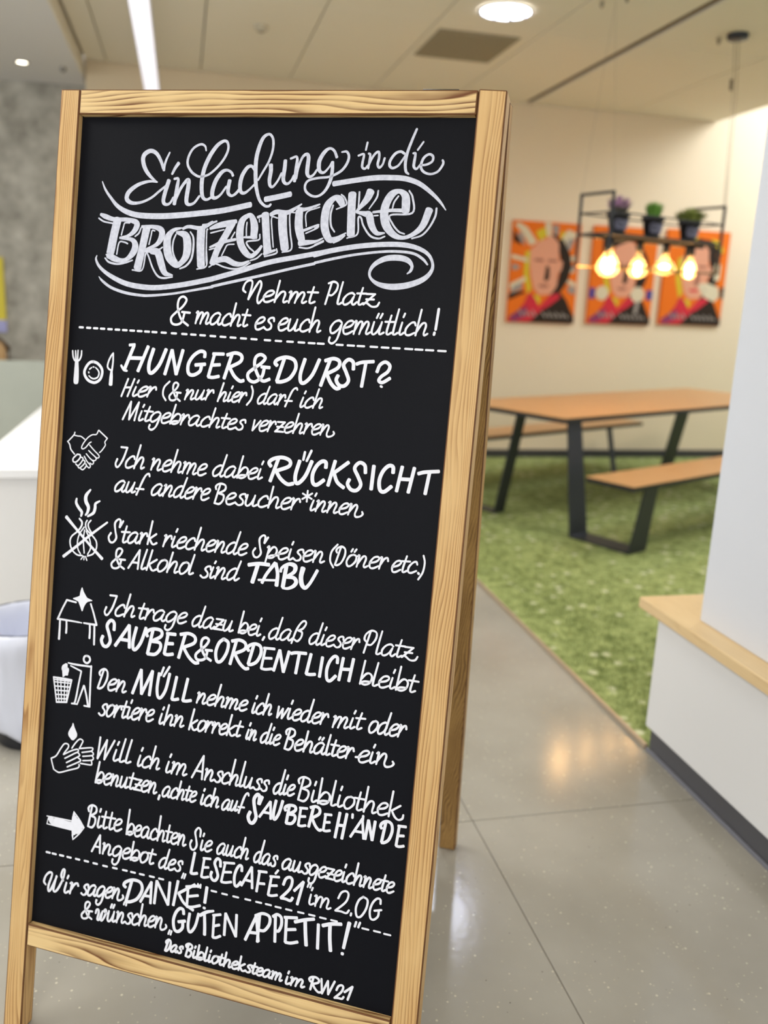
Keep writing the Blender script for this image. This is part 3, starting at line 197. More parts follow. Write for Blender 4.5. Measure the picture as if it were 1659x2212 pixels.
('lettering_line','1346,9146,64 1337,9013,63 1265,8975,64 1196,9081,64 1244,9218,64 1282,9356,64 1227,9460,64 1148,9462,64 1099,9373,64 1124,9283,64;1389,9429,64 1653,9011,63;1653,9011,63 1683,9426,63;1467,9294,63 1672,9293,63;1800,9029,63 1751,9283,63 1762,9425,63 1819,9429,63 1914,9280,63 1995,9010,62;2136,9033,62 2058,9479,63;2036,9163,62 2012,9109,62 2053,9049,62 2165,9007,62 2301,9023,62 2306,9124,62 2126,9238,62;2126,9238,62 2289,9246,62 2305,9354,62 2212,9465,62 2058,9479,63;2445,9049,62 2394,9429,62;2417,9055,62 2595,9048,62;2419,9239,62 2558,9222,62;2394,9429,62 2466,9436,62 2569,9409,62;2785,9017,61 2684,9462,62;2686,9033,61 2851,8994,61 2975,9041,61 2967,9149,61 2765,9257,61;2765,9257,61 2882,9412,61 3003,9500,61 3081,9489,61;3195,9242,49 3330,9234,49;3241,9243,49 3208,9382,49 3129,9435,49 3040,9428,50 3017,9350,50 3099,9256,49 3199,9160,49 3250,9059,49 3187,9020,49 3119,9070,49 3113,9193,49 3191,9344,49 3322,9418,49;3536,8993,60 3450,9078,60 3401,9247,60 3433,9404,60 3518,9391,60 3610,9224,60 3627,9052,60 3536,8993,60;3779,8993,60 3689,9423,60;3691,9009,60 3839,8970,60 3951,9015,59 3944,9119,59 3762,9224,60;3762,9224,60 3867,9373,60 3976,9456,60 4046,9445,59;4112,9015,59 4033,9368,59;4027,9134,59 3999,9096,59 4034,9037,59 4136,8994,59 4236,9025,59 4258,9146,59 4194,9297,59 4100,9365,59 4032,9375,59;4335,9035,48 4283,9408,48;4302,9042,48 4507,9031,48;4309,9221,48 4468,9202,48;4283,9408,48 4366,9413,48 4484,9385,48;4516,9413,59 4603,9036,58;4603,9036,58 4699,9409,58;4699,9409,58 4777,9034,58;4814,9064,58 4904,9037,58 5092,9024,58;4967,9036,58 4927,9398,58;5179,9018,58 5119,9375,58;5119,9375,58 5191,9376,58 5283,9358,57;5390,9043,57 5362,9391,57;5662,9107,57 5655,9012,57 5598,9000,57 5526,9094,57 5484,9247,57 5499,9401,57 5559,9429,57 5654,9326,57;5761,8998,57 5714,9395,57;5943,8988,56 5892,9385,57;5745,9196,57 5918,9178,56;6151,8990,36 6092,9395,36;6101,9324,33 6185,9213,39 6250,9197,33 6293,9254,39 6261,9355,33 6177,9396,39 6107,9375,33 6168,9343,39 6270,9335,33;6383,8992,33 6320,9335,39 6338,9392,33 6398,9364,39;6427,9312,33 6540,9280,39 6593,9226,32 6557,9195,39 6485,9219,33 6427,9306,39 6439,9387,33 6500,9397,39 6593,9353,32;6649,9206,32 6618,9347,39 6637,9393,32 6701,9357,39;6662,9121,35 6682,9064,35;6780,8996,35 6723,9398,35;6732,9327,32 6814,9217,39 6878,9202,32 6920,9258,38 6889,9358,32 6807,9398,39 6738,9378,32 6798,9346,39 6897,9338,32;7025,9102,32 6971,9338,38 6989,9395,32 7053,9367,38;6930,9202,35 7098,9203,35'),
('lettering_line','1192,9912,39 1090,10261,39;1120,10021,36 1107,9977,43 1138,9923,36 1211,9894,43 1271,9942,36 1269,10069,43 1206,10214,36 1135,10268,43 1089,10268,36;1308,10176,36 1418,10142,43 1473,10083,36 1441,10050,43 1371,10076,36 1310,10170,43 1314,10258,36 1371,10269,43 1463,10221,36;1490,10072,36 1521,10061,43 1477,10269,36;1493,10214,36 1576,10083,43 1624,10062,36 1637,10116,43 1602,10230,36 1619,10265,43 1677,10235,36;1810,10254,59 1960,9788,59;1960,9788,59 1994,10235,59;1994,10235,59 2190,9777,59;2190,9777,59 2156,10235,59;2325,9795,58 2302,10073,58 2331,10229,58 2394,10233,58 2479,10068,58 2535,9772,58;2405,9683,44 2360,9826,44;2519,9653,44 2417,9839,44;2677,9809,58 2610,10232,58;2610,10232,58 2667,10231,58 2742,10206,58;2898,9808,57 2827,10222,58;2827,10222,58 2900,10219,58 2994,10191,57;3119,10039,36 3147,10030,43 3105,10215,36;3120,10166,36 3197,10049,43 3240,10029,36 3252,10078,43 3219,10180,36 3234,10211,43 3287,10183,36;3315,10133,36 3414,10101,42 3464,10049,35 3435,10019,42 3372,10043,35 3316,10127,42 3320,10205,36 3371,10214,42 3453,10171,35;3554,9816,38 3466,10214,38;3480,10165,35 3556,10048,42 3607,10029,35 3618,10077,42 3589,10175,35 3598,10209,42 3644,10186,35;3678,10039,35 3706,10029,42 3665,10213,35;3680,10165,35 3741,10048,42 3784,10029,35 3790,10077,42 3749,10213,35;3763,10164,35 3832,10048,42 3875,10029,35 3884,10077,42 3848,10183,35 3864,10208,42 3911,10181,35;3938,10131,35 4035,10100,42 4084,10048,35 4056,10019,42 3994,10042,35 3940,10125,42 3943,10202,35 3993,10212,42 4073,10169,35;4220,10037,35 4185,10178,42 4194,10223,35 4244,10184,41;4238,9956,38 4256,9906,38;4392,10066,35 4378,10021,41 4330,10040,35 4269,10123,41 4261,10202,35 4303,10220,41 4378,10175,35;4468,9834,37 4389,10214,38;4402,10164,35 4470,10041,41 4514,10018,34 4523,10067,41 4495,10168,34 4502,10203,41 4543,10176,34;4672,10026,37 4653,10224,37;4653,10224,37 4750,10050,37;4750,10050,37 4738,10222,37;4738,10222,37 4848,10028,37;4885,10027,34 4852,10169,41 4865,10215,34 4921,10177,41;4902,9940,37 4922,9879,37;4944,10132,34 5041,10098,41 5089,10043,34 5060,10013,41 4998,10039,34 4945,10126,41 4950,10207,34 5001,10215,41 5082,10169,34;5247,10029,34 5211,10010,40 5140,10052,34 5095,10133,41 5102,10203,34 5141,10208,41 5200,10160,34 5240,10089,40;5302,9799,34 5241,10069,40 5217,10170,34 5237,10209,40 5295,10168,34;5304,10124,34 5400,10090,40 5447,10035,34 5419,10006,40 5358,10031,34 5305,10118,40 5311,10198,34 5361,10206,40 5441,10160,34;5462,10020,34 5489,10014,40 5452,10204,34;5470,10134,34 5525,10033,40 5573,10006,33 5585,10057,40;5687,10038,33 5719,10026,40 5677,10220,33;5692,10169,33 5760,10042,40 5808,10019,33 5816,10068,40 5772,10212,33;5787,10161,33 5863,10034,40 5911,10010,33 5922,10060,40 5884,10173,33 5902,10198,40 5955,10165,33;6025,10001,33 5987,10144,40 6002,10189,33 6065,10148,40;6043,9920,36 6064,9868,36;6178,9890,33 6112,10124,39 6125,10179,33 6189,10146,39;6082,9991,36 6242,9978,36;6427,9986,34 6368,10019,41 6323,10113,34 6338,10192,41 6391,10185,34 6459,10100,41 6469,10010,34 6427,9986,41;6632,10003,34 6597,9983,40 6526,10026,34 6481,10110,41 6486,10182,34 6524,10188,41 6583,10138,34 6624,10065,40;6683,9805,34 6625,10044,40 6600,10148,34 6618,10189,40 6676,10146,34;6687,10101,34 6782,10065,40 6829,10009,34 6801,9978,40 6741,10004,34 6688,10094,40 6692,10177,34 6741,10186,40 6820,10139,34;6844,9994,34 6871,9987,40 6830,10184,34;6850,10111,34 6905,10007,40 6953,9979,33 6964,10033,40'),
('lettering_line','1314,10603,36 1306,10545,43 1252,10555,36 1221,10608,43 1267,10672,36 1254,10740,43 1196,10770,36 1149,10737,43;1421,10534,36 1359,10571,43 1311,10674,36 1325,10758,43 1379,10748,36 1452,10655,43 1464,10558,36 1421,10534,43;1487,10548,36 1515,10540,43 1468,10754,36;1490,10675,36 1550,10560,43 1601,10528,36 1611,10586,43;1709,10418,36 1641,10677,43 1651,10739,36 1709,10704,43;1619,10527,39 1764,10519,39;1781,10525,36 1742,10682,43 1754,10732,36 1811,10689,43;1800,10436,39 1820,10379,39;1836,10639,36 1934,10598,42 1984,10536,35 1956,10504,42 1893,10534,36 1837,10632,43 1839,10721,36 1889,10729,43 1971,10675,35;1999,10519,35 2027,10511,42 1981,10723,35;2003,10645,35 2062,10531,42 2111,10500,35 2121,10556,42;2133,10622,35 2230,10581,42 2279,10519,35 2252,10487,42 2190,10517,35 2134,10615,42 2136,10703,35 2186,10711,42 2267,10658,35;2437,10528,35 2400,10674,42 2413,10721,35 2472,10681,42;2453,10449,38 2472,10404,38;2567,10348,38 2490,10722,38;2504,10670,35 2582,10543,42 2634,10520,35 2647,10571,42 2618,10675,35 2628,10712,42 2676,10685,35;2709,10528,35 2738,10516,42 2698,10713,35;2713,10661,35 2789,10535,42 2834,10513,35 2846,10563,41 2814,10671,35 2830,10703,42 2884,10672,35;3072,10340,39 2995,10722,39;3146,10528,39 3030,10621,39;3030,10621,36 3066,10700,43 3100,10718,36 3150,10689,43;3269,10514,36 3212,10546,43 3169,10636,36 3183,10712,43 3234,10704,36 3300,10622,43 3310,10537,36 3269,10514,43;3331,10528,36 3357,10521,43 3317,10711,36;3336,10641,36 3391,10540,43 3437,10513,36 3448,10564,42;3465,10524,35 3490,10517,42 3450,10707,36;3470,10637,36 3524,10536,42 3570,10509,35 3581,10560,42;3593,10619,35 3684,10585,42 3730,10530,35 3703,10501,42 3645,10527,35 3594,10613,42 3597,10692,35 3645,10701,42 3721,10655,35;3806,10321,38 3733,10698,38;3879,10506,38 3767,10598,38;3767,10598,35 3802,10676,42 3835,10695,35 3884,10665,42;3981,10405,35 3923,10633,42 3933,10687,35 3986,10658,42;3900,10500,38 4033,10496,38;4144,10528,35 4111,10661,42 4118,10704,35 4159,10669,42;4160,10453,38 4176,10405,38;4186,10536,35 4206,10526,42 4169,10706,35;4181,10659,35 4240,10544,42 4271,10525,35 4277,10571,42 4249,10670,35 4258,10700,42 4296,10672,35;4514,10543,35 4486,10524,41 4426,10564,35 4387,10641,41 4389,10708,35 4419,10714,41 4469,10669,35 4505,10601,41;4564,10351,34 4506,10582,41 4482,10678,35 4496,10716,41 4545,10677,35;4588,10532,34 4555,10667,41 4563,10711,35 4610,10676,41;4605,10456,37 4622,10408,37;4630,10633,34 4708,10601,41 4749,10549,34 4727,10521,41 4677,10544,34 4631,10627,41 4631,10704,34 4671,10713,41 4737,10669,34;4916,10392,39 4838,10745,39;4854,10486,36 4846,10440,42 4872,10396,35 4933,10374,42 5002,10401,35 4996,10483,42 4893,10557,36;4893,10557,36 4977,10580,42 4976,10670,35 4919,10750,42 4838,10745,36;5030,10654,35 5128,10619,42 5175,10563,35 5145,10533,42 5083,10559,35 5031,10648,42 5038,10729,35 5090,10738,42 5171,10691,35;5247,10367,38 5186,10736,38;5198,10684,35 5268,10560,42 5319,10539,35 5333,10589,42 5309,10691,35 5320,10728,42 5365,10702,35;5554,10553,35 5513,10524,42 5443,10556,35 5387,10639,42 5390,10718,35 5433,10725,42 5493,10676,35 5537,10600,42;5544,10584,35 5516,10676,42 5531,10720,35 5558,10713,42 5595,10674,35;5454,10476,38 5476,10432,38;5512,10475,38 5539,10431,38;5658,10359,35 5602,10663,42 5615,10720,35 5666,10690,42;5763,10434,35 5712,10660,42 5725,10717,35 5781,10687,42;5681,10524,38 5824,10520,38;5809,10634,35 5904,10599,41 5950,10543,35 5921,10514,41 5860,10540,35 5810,10628,41 5817,10708,35 5868,10717,41 5947,10670,35;5965,10529,35 5992,10522,41 5959,10714,35;5976,10643,35 6028,10541,41 6075,10514,34 6089,10566,41;6133,10661,40 6210,10651,40;6191,10648,34 6310,10608,41 6366,10549,34 6327,10520,41 6253,10549,34 6192,10642,41 6204,10724,34 6268,10731,41 6365,10680,34;6423,10525,34 6392,10672,41 6411,10718,34 6478,10677,41;6437,10442,37 6457,10389,37;6500,10531,34 6533,10519,41 6502,10717,34;6515,10664,34 6595,10536,41 6646,10512,34 6665,10563,41 6641,10678,34 6673,10731,41 6758,10710,34 6802,10662,40 6782,10622,34'),
('lettering_line','1217,11181,39 1184,11586,40;1184,11586,40 1361,11209,39;1361,11209,39 1326,11581,39;1326,11581,39 1516,11193,39;1565,11355,36 1520,11517,43 1541,11569,36 1621,11525,43;1586,11260,39 1612,11198,39;1743,11121,36 1651,11501,43 1670,11565,36 1744,11530,43;1870,11117,36 1780,11497,43 1798,11560,36 1872,11526,43;2065,11371,36 2027,11525,43 2040,11576,36 2100,11535,42;2084,11281,39 2106,11222,39;2276,11410,35 2257,11361,42 2199,11379,35 2128,11468,42 2121,11556,36 2172,11577,42 2263,11531,35;2364,11147,38 2277,11574,38;2293,11519,35 2371,11387,42 2424,11364,35 2436,11418,42 2406,11528,35 2416,11567,42 2464,11540,35;2645,11382,35 2605,11539,42 2622,11589,35 2691,11547,42;2664,11293,38 2686,11237,38;2721,11391,35 2755,11379,42 2712,11590,35;2728,11534,35 2800,11399,42 2852,11376,35 2862,11430,42 2816,11587,35;2832,11531,35 2913,11396,42 2965,11372,35 2978,11427,42 2938,11549,35 2958,11577,42 3015,11544,35;3121,11584,39 3324,11153,39;3324,11153,39 3319,11582,39;3181,11446,39 3320,11445,39;3385,11393,36 3412,11382,43 3377,11581,36;3390,11529,36 3461,11403,43 3502,11382,36 3515,11434,43 3486,11543,36 3502,11576,43 3553,11546,36;3716,11428,35 3706,11374,42 3654,11381,35 3626,11429,42 3673,11491,35 3664,11554,42 3609,11579,36 3563,11546,43;3857,11421,35 3838,11373,42 3785,11390,35 3722,11474,42 3717,11557,35 3765,11578,42 3848,11535,35;3940,11110,38 3862,11577,38;3875,11525,35 3944,11400,42 3992,11379,35 4005,11430,42 3980,11534,35 3990,11571,42 4034,11546,35;4132,11110,35 4059,11513,42 4071,11571,35 4120,11541,42;4169,11377,35 4141,11522,42 4166,11574,35 4224,11522,42 4268,11418,35;4279,11377,35 4247,11532,42 4262,11569,35 4311,11539,42;4470,11423,35 4460,11369,42 4409,11376,35 4383,11423,42 4429,11485,35 4420,11547,42 4367,11572,35 4321,11539,42;4607,11422,35 4597,11369,41 4546,11375,35 4520,11422,42 4566,11484,35 4557,11545,41 4504,11570,35 4459,11538,42;4835,11391,36 4804,11374,43 4742,11418,36 4704,11500,43 4710,11569,36 4743,11572,43 4794,11522,36 4829,11451,43;4888,11122,36 4829,11431,43 4809,11531,36 4826,11569,43 4876,11526,36;4915,11375,36 4887,11515,43 4898,11560,36 4946,11520,43;4930,11280,39 4950,11205,39;4965,11475,36 5048,11437,43 5089,11381,36 5064,11354,42 5012,11381,36 4966,11469,43 4971,11548,36 5014,11554,43 5083,11505,36;5237,11201,38 5167,11595,39;5164,11306,35 5149,11254,42 5180,11205,35 5258,11180,42 5351,11211,35 5351,11303,42 5223,11385,35;5223,11385,35 5335,11412,42 5342,11512,35 5274,11602,42 5167,11595,35;5441,11382,35 5416,11536,42 5439,11586,35 5506,11546,42;5452,11287,38 5471,11220,38;5575,11139,38 5533,11589,38;5539,11512,35 5622,11390,42 5690,11372,35 5739,11432,42 5710,11542,35 5623,11588,42 5548,11567,35 5611,11531,42 5719,11520,35;5822,11137,35 5772,11519,42 5794,11580,35 5856,11549,42;5916,11375,35 5891,11528,42 5914,11578,35 5980,11538,42;5926,11281,38 5945,11215,38;6115,11362,35 6043,11395,41 6000,11494,35 6030,11576,41 6096,11569,35 6172,11480,41 6172,11387,35 6115,11362,41;6281,11251,34 6235,11512,41 6257,11572,34 6325,11541,41;6184,11365,37 6364,11363,37;6404,11131,37 6358,11575,37;6369,11521,34 6443,11390,41 6503,11367,34 6525,11421,41 6505,11529,34 6521,11568,41 6575,11541,34;6602,11480,34 6718,11444,41 6770,11385,34 6731,11354,41 6658,11380,34 6603,11474,41 6619,11560,34 6683,11570,41 6777,11521,34;6843,11127,37 6799,11568,37;6987,11350,37 6845,11459,37;6845,11459,34 6903,11555,41 6970,11597,34 7036,11564,40 7050,11499,34'),
('lettering_line','1236,11645,39 1175,12048,40;1186,11972,36 1257,11851,43 1309,11833,36 1340,11893,43 1310,12002,36 1242,12047,44 1188,12026,36 1238,11991,44 1318,11981,36;1359,11954,36 1451,11918,43 1496,11858,36 1468,11826,43 1410,11853,36 1360,11947,43 1366,12034,36 1414,12044,43 1489,11995,36;1510,11847,36 1536,11836,43 1503,12042,36;1515,11988,36 1582,11857,43 1622,11835,36 1634,11889,43 1607,12001,36 1622,12036,43 1670,12005,36;1718,11833,36 1690,11985,43 1714,12038,36 1771,11983,43 1815,11875,36;1825,11832,36 1794,11994,43 1808,12032,36 1856,12001,43;1951,11726,36 1899,11970,43 1910,12030,36 1963,11999,43;1873,11824,39 2006,11822,39;2005,11829,39 2127,11827,39;2127,11827,39 1979,12025,39;1979,12025,36 2041,12019,43 2118,12022,36;2005,11925,39 2106,11924,39;2140,11940,36 2230,11904,42 2273,11846,35 2246,11814,42 2190,11841,36 2141,11934,43 2147,12019,36 2194,12029,43 2268,11981,35;2287,11835,35 2312,11824,42 2281,12028,35;2292,11974,35 2357,11845,42 2396,11823,35 2408,11876,42 2382,11987,35 2396,12021,42 2444,11990,35;2509,12038,45 2491,12111,45;2709,11870,35 2677,11841,42 2619,11872,35 2571,11953,42 2569,12031,35 2604,12038,42 2654,11991,35 2693,11916,42;2700,11900,35 2673,11991,42 2684,12035,35 2706,12028,42 2737,11989,35;2860,11887,35 2846,11841,42 2801,11858,35 2747,11939,42 2741,12019,35 2780,12038,42 2850,11997,35;2921,11697,38 2861,12036,38;2873,11986,35 2933,11865,42 2974,11845,35 2983,11894,42 2960,11994,35 2967,12030,42 3004,12005,35;3092,11757,35 3043,11972,42 3051,12028,35 3097,11999,42;3023,11838,38 3139,11835,38;3122,11947,35 3200,11913,41 3239,11859,35 3217,11830,41 3167,11855,35 3123,11941,41 3126,12020,35 3166,12029,41 3231,11984,35;3369,11855,36 3339,11996,43 3349,12042,36 3397,12005,43;3382,11783,39 3396,11747,39;3535,11892,36 3520,11846,43 3474,11863,36 3419,11944,43 3413,12025,36 3454,12044,43 3526,12002,36;3596,11700,39 3537,12042,39;3549,11992,36 3610,11870,43 3652,11849,36 3662,11899,43 3639,12000,36 3647,12036,43 3685,12011,36;3892,11879,35 3863,11853,42 3808,11887,35 3760,11969,42 3757,12045,36 3790,12050,42 3838,12000,35 3876,11925,42;3883,11909,35 3856,11998,42 3865,12040,35 3886,12032,42 3916,11992,35;3947,11854,35 3918,11992,42 3936,12039,35 3984,11986,42 4025,11885,35;4035,11846,35 4003,11994,42 4013,12027,35 4053,11996,42;4243,11704,35 4229,11667,42 4190,11692,35 4151,11786,42 4102,11964,35 4078,12048,42;4066,11945,38 4175,11934,38;4500,11675,63 4452,11818,63;4445,11819,63 4450,11684,63 4406,11653,63 4349,11754,64 4377,11922,64 4414,12064,64 4367,12173,64 4304,12175,64 4265,12084,64 4297,11987,64;4474,12047,48 4662,11731,48;4662,11731,48 4690,12043,48;4530,11945,48 4680,11943,48;4765,11690,55 4736,11899,56 4744,12016,56 4780,12019,56 4840,11895,55 4889,11673,55;5017,11743,55 4983,12056,55;4957,11836,55 4939,11799,55 4964,11756,55 5034,11724,55 5123,11731,55 5130,11802,55 5017,11886,55;5017,11886,55 5123,11887,55 5138,11962,55 5082,12042,55 4983,12056,55;5232,11729,47 5208,12047,48;5209,11736,47 5351,11721,47;5220,11888,48 5329,11868,47;5208,12047,48 5266,12050,48 5346,12023,47;5461,11676,54 5400,12037,55;5403,11692,54 5501,11655,54 5574,11688,54 5569,11775,54 5449,11869,54;5449,11869,54 5517,11990,54 5589,12056,54 5635,12044,54;5691,11753,47 5669,12045,47;5670,11759,47 5799,11746,47;5680,11899,47 5779,11881,47;5669,12045,47 5722,12047,47 5795,12023,47;5943,11674,54 5892,12128,54;6069,11671,54 6015,12124,54;5923,11900,54 6043,11888,54;6163,12059,46 6349,11701,46;6349,11701,46 6399,12049,46;6217,11944,46 6382,11938,46;6170,11662,45 6171,11719,45;6358,11653,44 6358,11722,44;6427,12045,53 6459,11705,53;6459,11705,53 6551,12040,53;6551,12040,53 6577,11701,53;6762,11682,53 6717,12037,53;6701,11802,53 6677,11764,53 6702,11705,53 6780,11660,53 6861,11691,52 6885,11811,52 6841,11964,53 6770,12033,53 6717,12045,53;7001,11693,49 6974,12045,49;6979,11699,49 7118,11689,49;6988,11869,49 7095,11851,49;6974,12045,49 7031,12050,49 7110,12023,49'),
('lettering_line','1140,12510,40 1082,12907,40;1080,12618,37 1068,12566,44 1093,12516,37 1157,12489,44 1231,12517,37 1231,12609,44 1127,12695,37;1127,12695,37 1218,12718,44 1223,12819,37 1168,12910,44 1082,12907,37;1307,12676,36 1284,12838,44 1303,12890,37 1360,12845,44;1316,12584,40 1331,12526,40;1444,12554,36 1404,12820,44 1422,12883,36 1481,12847,43;1361,12666,40 1516,12658,39;1571,12548,36 1531,12812,43 1549,12875,36 1607,12840,43;1488,12659,39 1642,12651,39;1633,12779,36 1734,12737,43 1780,12673,36 1746,12641,43 1682,12671,36 1634,12772,43 1647,12863,36 1703,12871,43 1784,12816,36;1929,12421,39 1893,12893,39;1898,12818,36 1958,12699,43 2007,12681,36 2041,12740,43 2020,12848,36 1958,12892,43 1904,12871,36 1949,12836,43 2026,12826,36;2063,12800,36 2148,12764,43 2187,12706,36 2158,12675,43 2105,12701,36 2063,12794,43 2074,12879,36 2121,12889,43 2190,12841,36;2344,12704,36 2307,12673,43 2246,12705,36 2200,12791,43 2207,12875,36 2246,12882,43 2296,12832,36 2332,12753,43;2338,12736,36 2318,12832,43 2333,12879,36 2357,12872,43 2388,12831,36;2514,12723,35 2493,12674,42 2446,12692,35 2394,12778,42 2395,12863,36 2441,12883,42 2514,12840,35;2568,12415,38 2530,12882,39;2538,12829,35 2592,12700,42 2635,12679,35 2650,12731,42 2635,12837,35 2646,12875,42 2685,12849,35;2759,12549,35 2724,12815,42 2739,12874,35 2787,12843,42;2689,12672,38 2816,12670,38;2809,12788,35 2892,12753,42 2930,12696,35 2902,12664,42 2849,12690,35 2809,12782,42 2820,12866,35 2866,12876,42 2933,12828,35;2942,12685,35 2965,12674,42 2949,12874,35;2956,12822,35 3010,12694,42 3046,12673,35 3061,12725,42 3043,12835,35 3059,12868,42 3102,12838,35;3374,12633,35 3375,12518,41 3327,12481,35 3273,12567,41 3298,12688,35 3318,12810,42 3273,12897,35 3218,12893,42 3188,12813,35 3211,12737,42;3426,12693,35 3404,12835,41 3419,12880,35 3468,12840,41;3436,12612,38 3450,12561,38;3487,12794,35 3574,12755,41 3616,12697,34 3587,12670,41 3532,12698,35 3487,12788,41 3497,12867,35 3544,12873,41 3616,12823,34;3870,12698,34 3838,12667,41 3779,12700,34 3731,12784,41 3730,12865,34 3765,12872,41 3815,12823,34 3854,12746,41;3861,12729,34 3835,12823,41 3845,12868,34 3868,12861,41 3899,12821,34;3928,12675,34 3901,12821,41 3922,12872,34 3972,12819,41 4012,12714,34;4023,12673,34 3992,12828,41 4004,12865,34 4046,12835,41;4185,12710,34 4171,12663,41 4126,12681,34 4071,12764,41 4066,12847,34 4106,12866,41 4175,12823,34;4250,12473,37 4187,12864,37;4198,12812,34 4258,12687,40 4299,12666,34 4309,12717,40 4286,12820,34 4293,12857,40 4331,12831,34;4566,12693,35 4538,12672,42 4482,12713,35 4446,12795,42 4450,12866,35 4480,12872,42 4527,12826,35 4559,12754,42;4614,12449,35 4560,12734,42 4540,12836,35 4554,12877,42 4600,12836,35;4735,12704,35 4705,12673,42 4651,12703,35 4605,12785,42 4604,12865,35 4638,12873,42 4684,12826,35 4721,12751,42;4727,12734,35 4702,12826,42 4712,12871,35 4733,12865,42 4763,12826,35;4878,12731,35 4871,12678,41 4830,12684,35 4808,12731,42 4844,12792,35 4835,12853,42 4792,12877,35 4756,12844,42;5136,12711,36 5099,12681,43 5036,12711,36 4986,12791,43 4989,12870,36 5029,12878,43 5082,12831,36 5122,12757,43;5128,12741,36 5103,12831,43 5117,12876,36 5142,12870,43 5175,12831,36;5201,12691,36 5177,12831,43 5203,12882,36 5256,12831,43 5296,12732,36;5305,12692,36 5279,12841,43 5294,12877,36 5340,12849,43;5487,12738,35 5476,12686,42 5428,12692,35 5404,12738,42 5450,12798,35 5443,12857,42 5393,12881,36 5349,12849,43;5631,12712,35 5592,12682,42 5532,12712,35 5488,12792,42 5496,12865,35 5536,12871,42 5596,12812,35 5627,12752,42;5634,12732,35 5608,12881,42 5578,12981,35 5525,13031,42 5481,13001,35 5488,12941,42;5661,12798,35 5747,12766,42 5788,12713,35 5761,12683,42 5707,12706,35 5662,12792,42 5670,12871,35 5715,12881,42 5786,12837,35;5813,12693,38 5930,12693,38;5930,12693,38 5794,12873,38;5794,12873,35 5852,12869,42 5926,12873,35;5815,12782,38 5913,12782,38;5946,12798,35 6031,12766,42 6071,12713,35 6045,12684,42 5991,12707,35 5947,12792,42 5954,12871,35 6000,12881,42 6069,12837,35;6113,12694,35 6089,12832,42 6102,12877,35 6150,12841,42;6124,12611,38 6139,12555,38;6290,12733,35 6272,12688,41 6225,12704,35 6170,12782,42 6169,12861,35 6212,12881,42 6286,12841,35;6351,12488,38 6300,12881,38;6310,12832,35 6368,12714,41 6411,12694,35 6424,12743,41 6405,12841,35 6415,12877,41 6454,12853,35;6474,12704,35 6498,12695,41 6474,12881,35;6484,12832,35 6542,12714,41 6578,12695,34 6591,12744,41 6569,12845,34 6584,12877,41 6627,12849,34;6649,12798,34 6731,12767,41 6770,12715,34 6744,12685,41 6692,12709,34 6649,12793,41 6657,12871,34 6701,12880,41 6769,12838,34;6844,12591,34 6802,12822,41 6814,12877,34 6862,12849,41;6773,12689,37 6897,12690,37;6886,12799,34 6967,12768,41 7006,12715,34 6980,12686,41 6929,12709,34 6886,12793,41 6894,12871,34 6938,12880,41 7005,12838,34'),
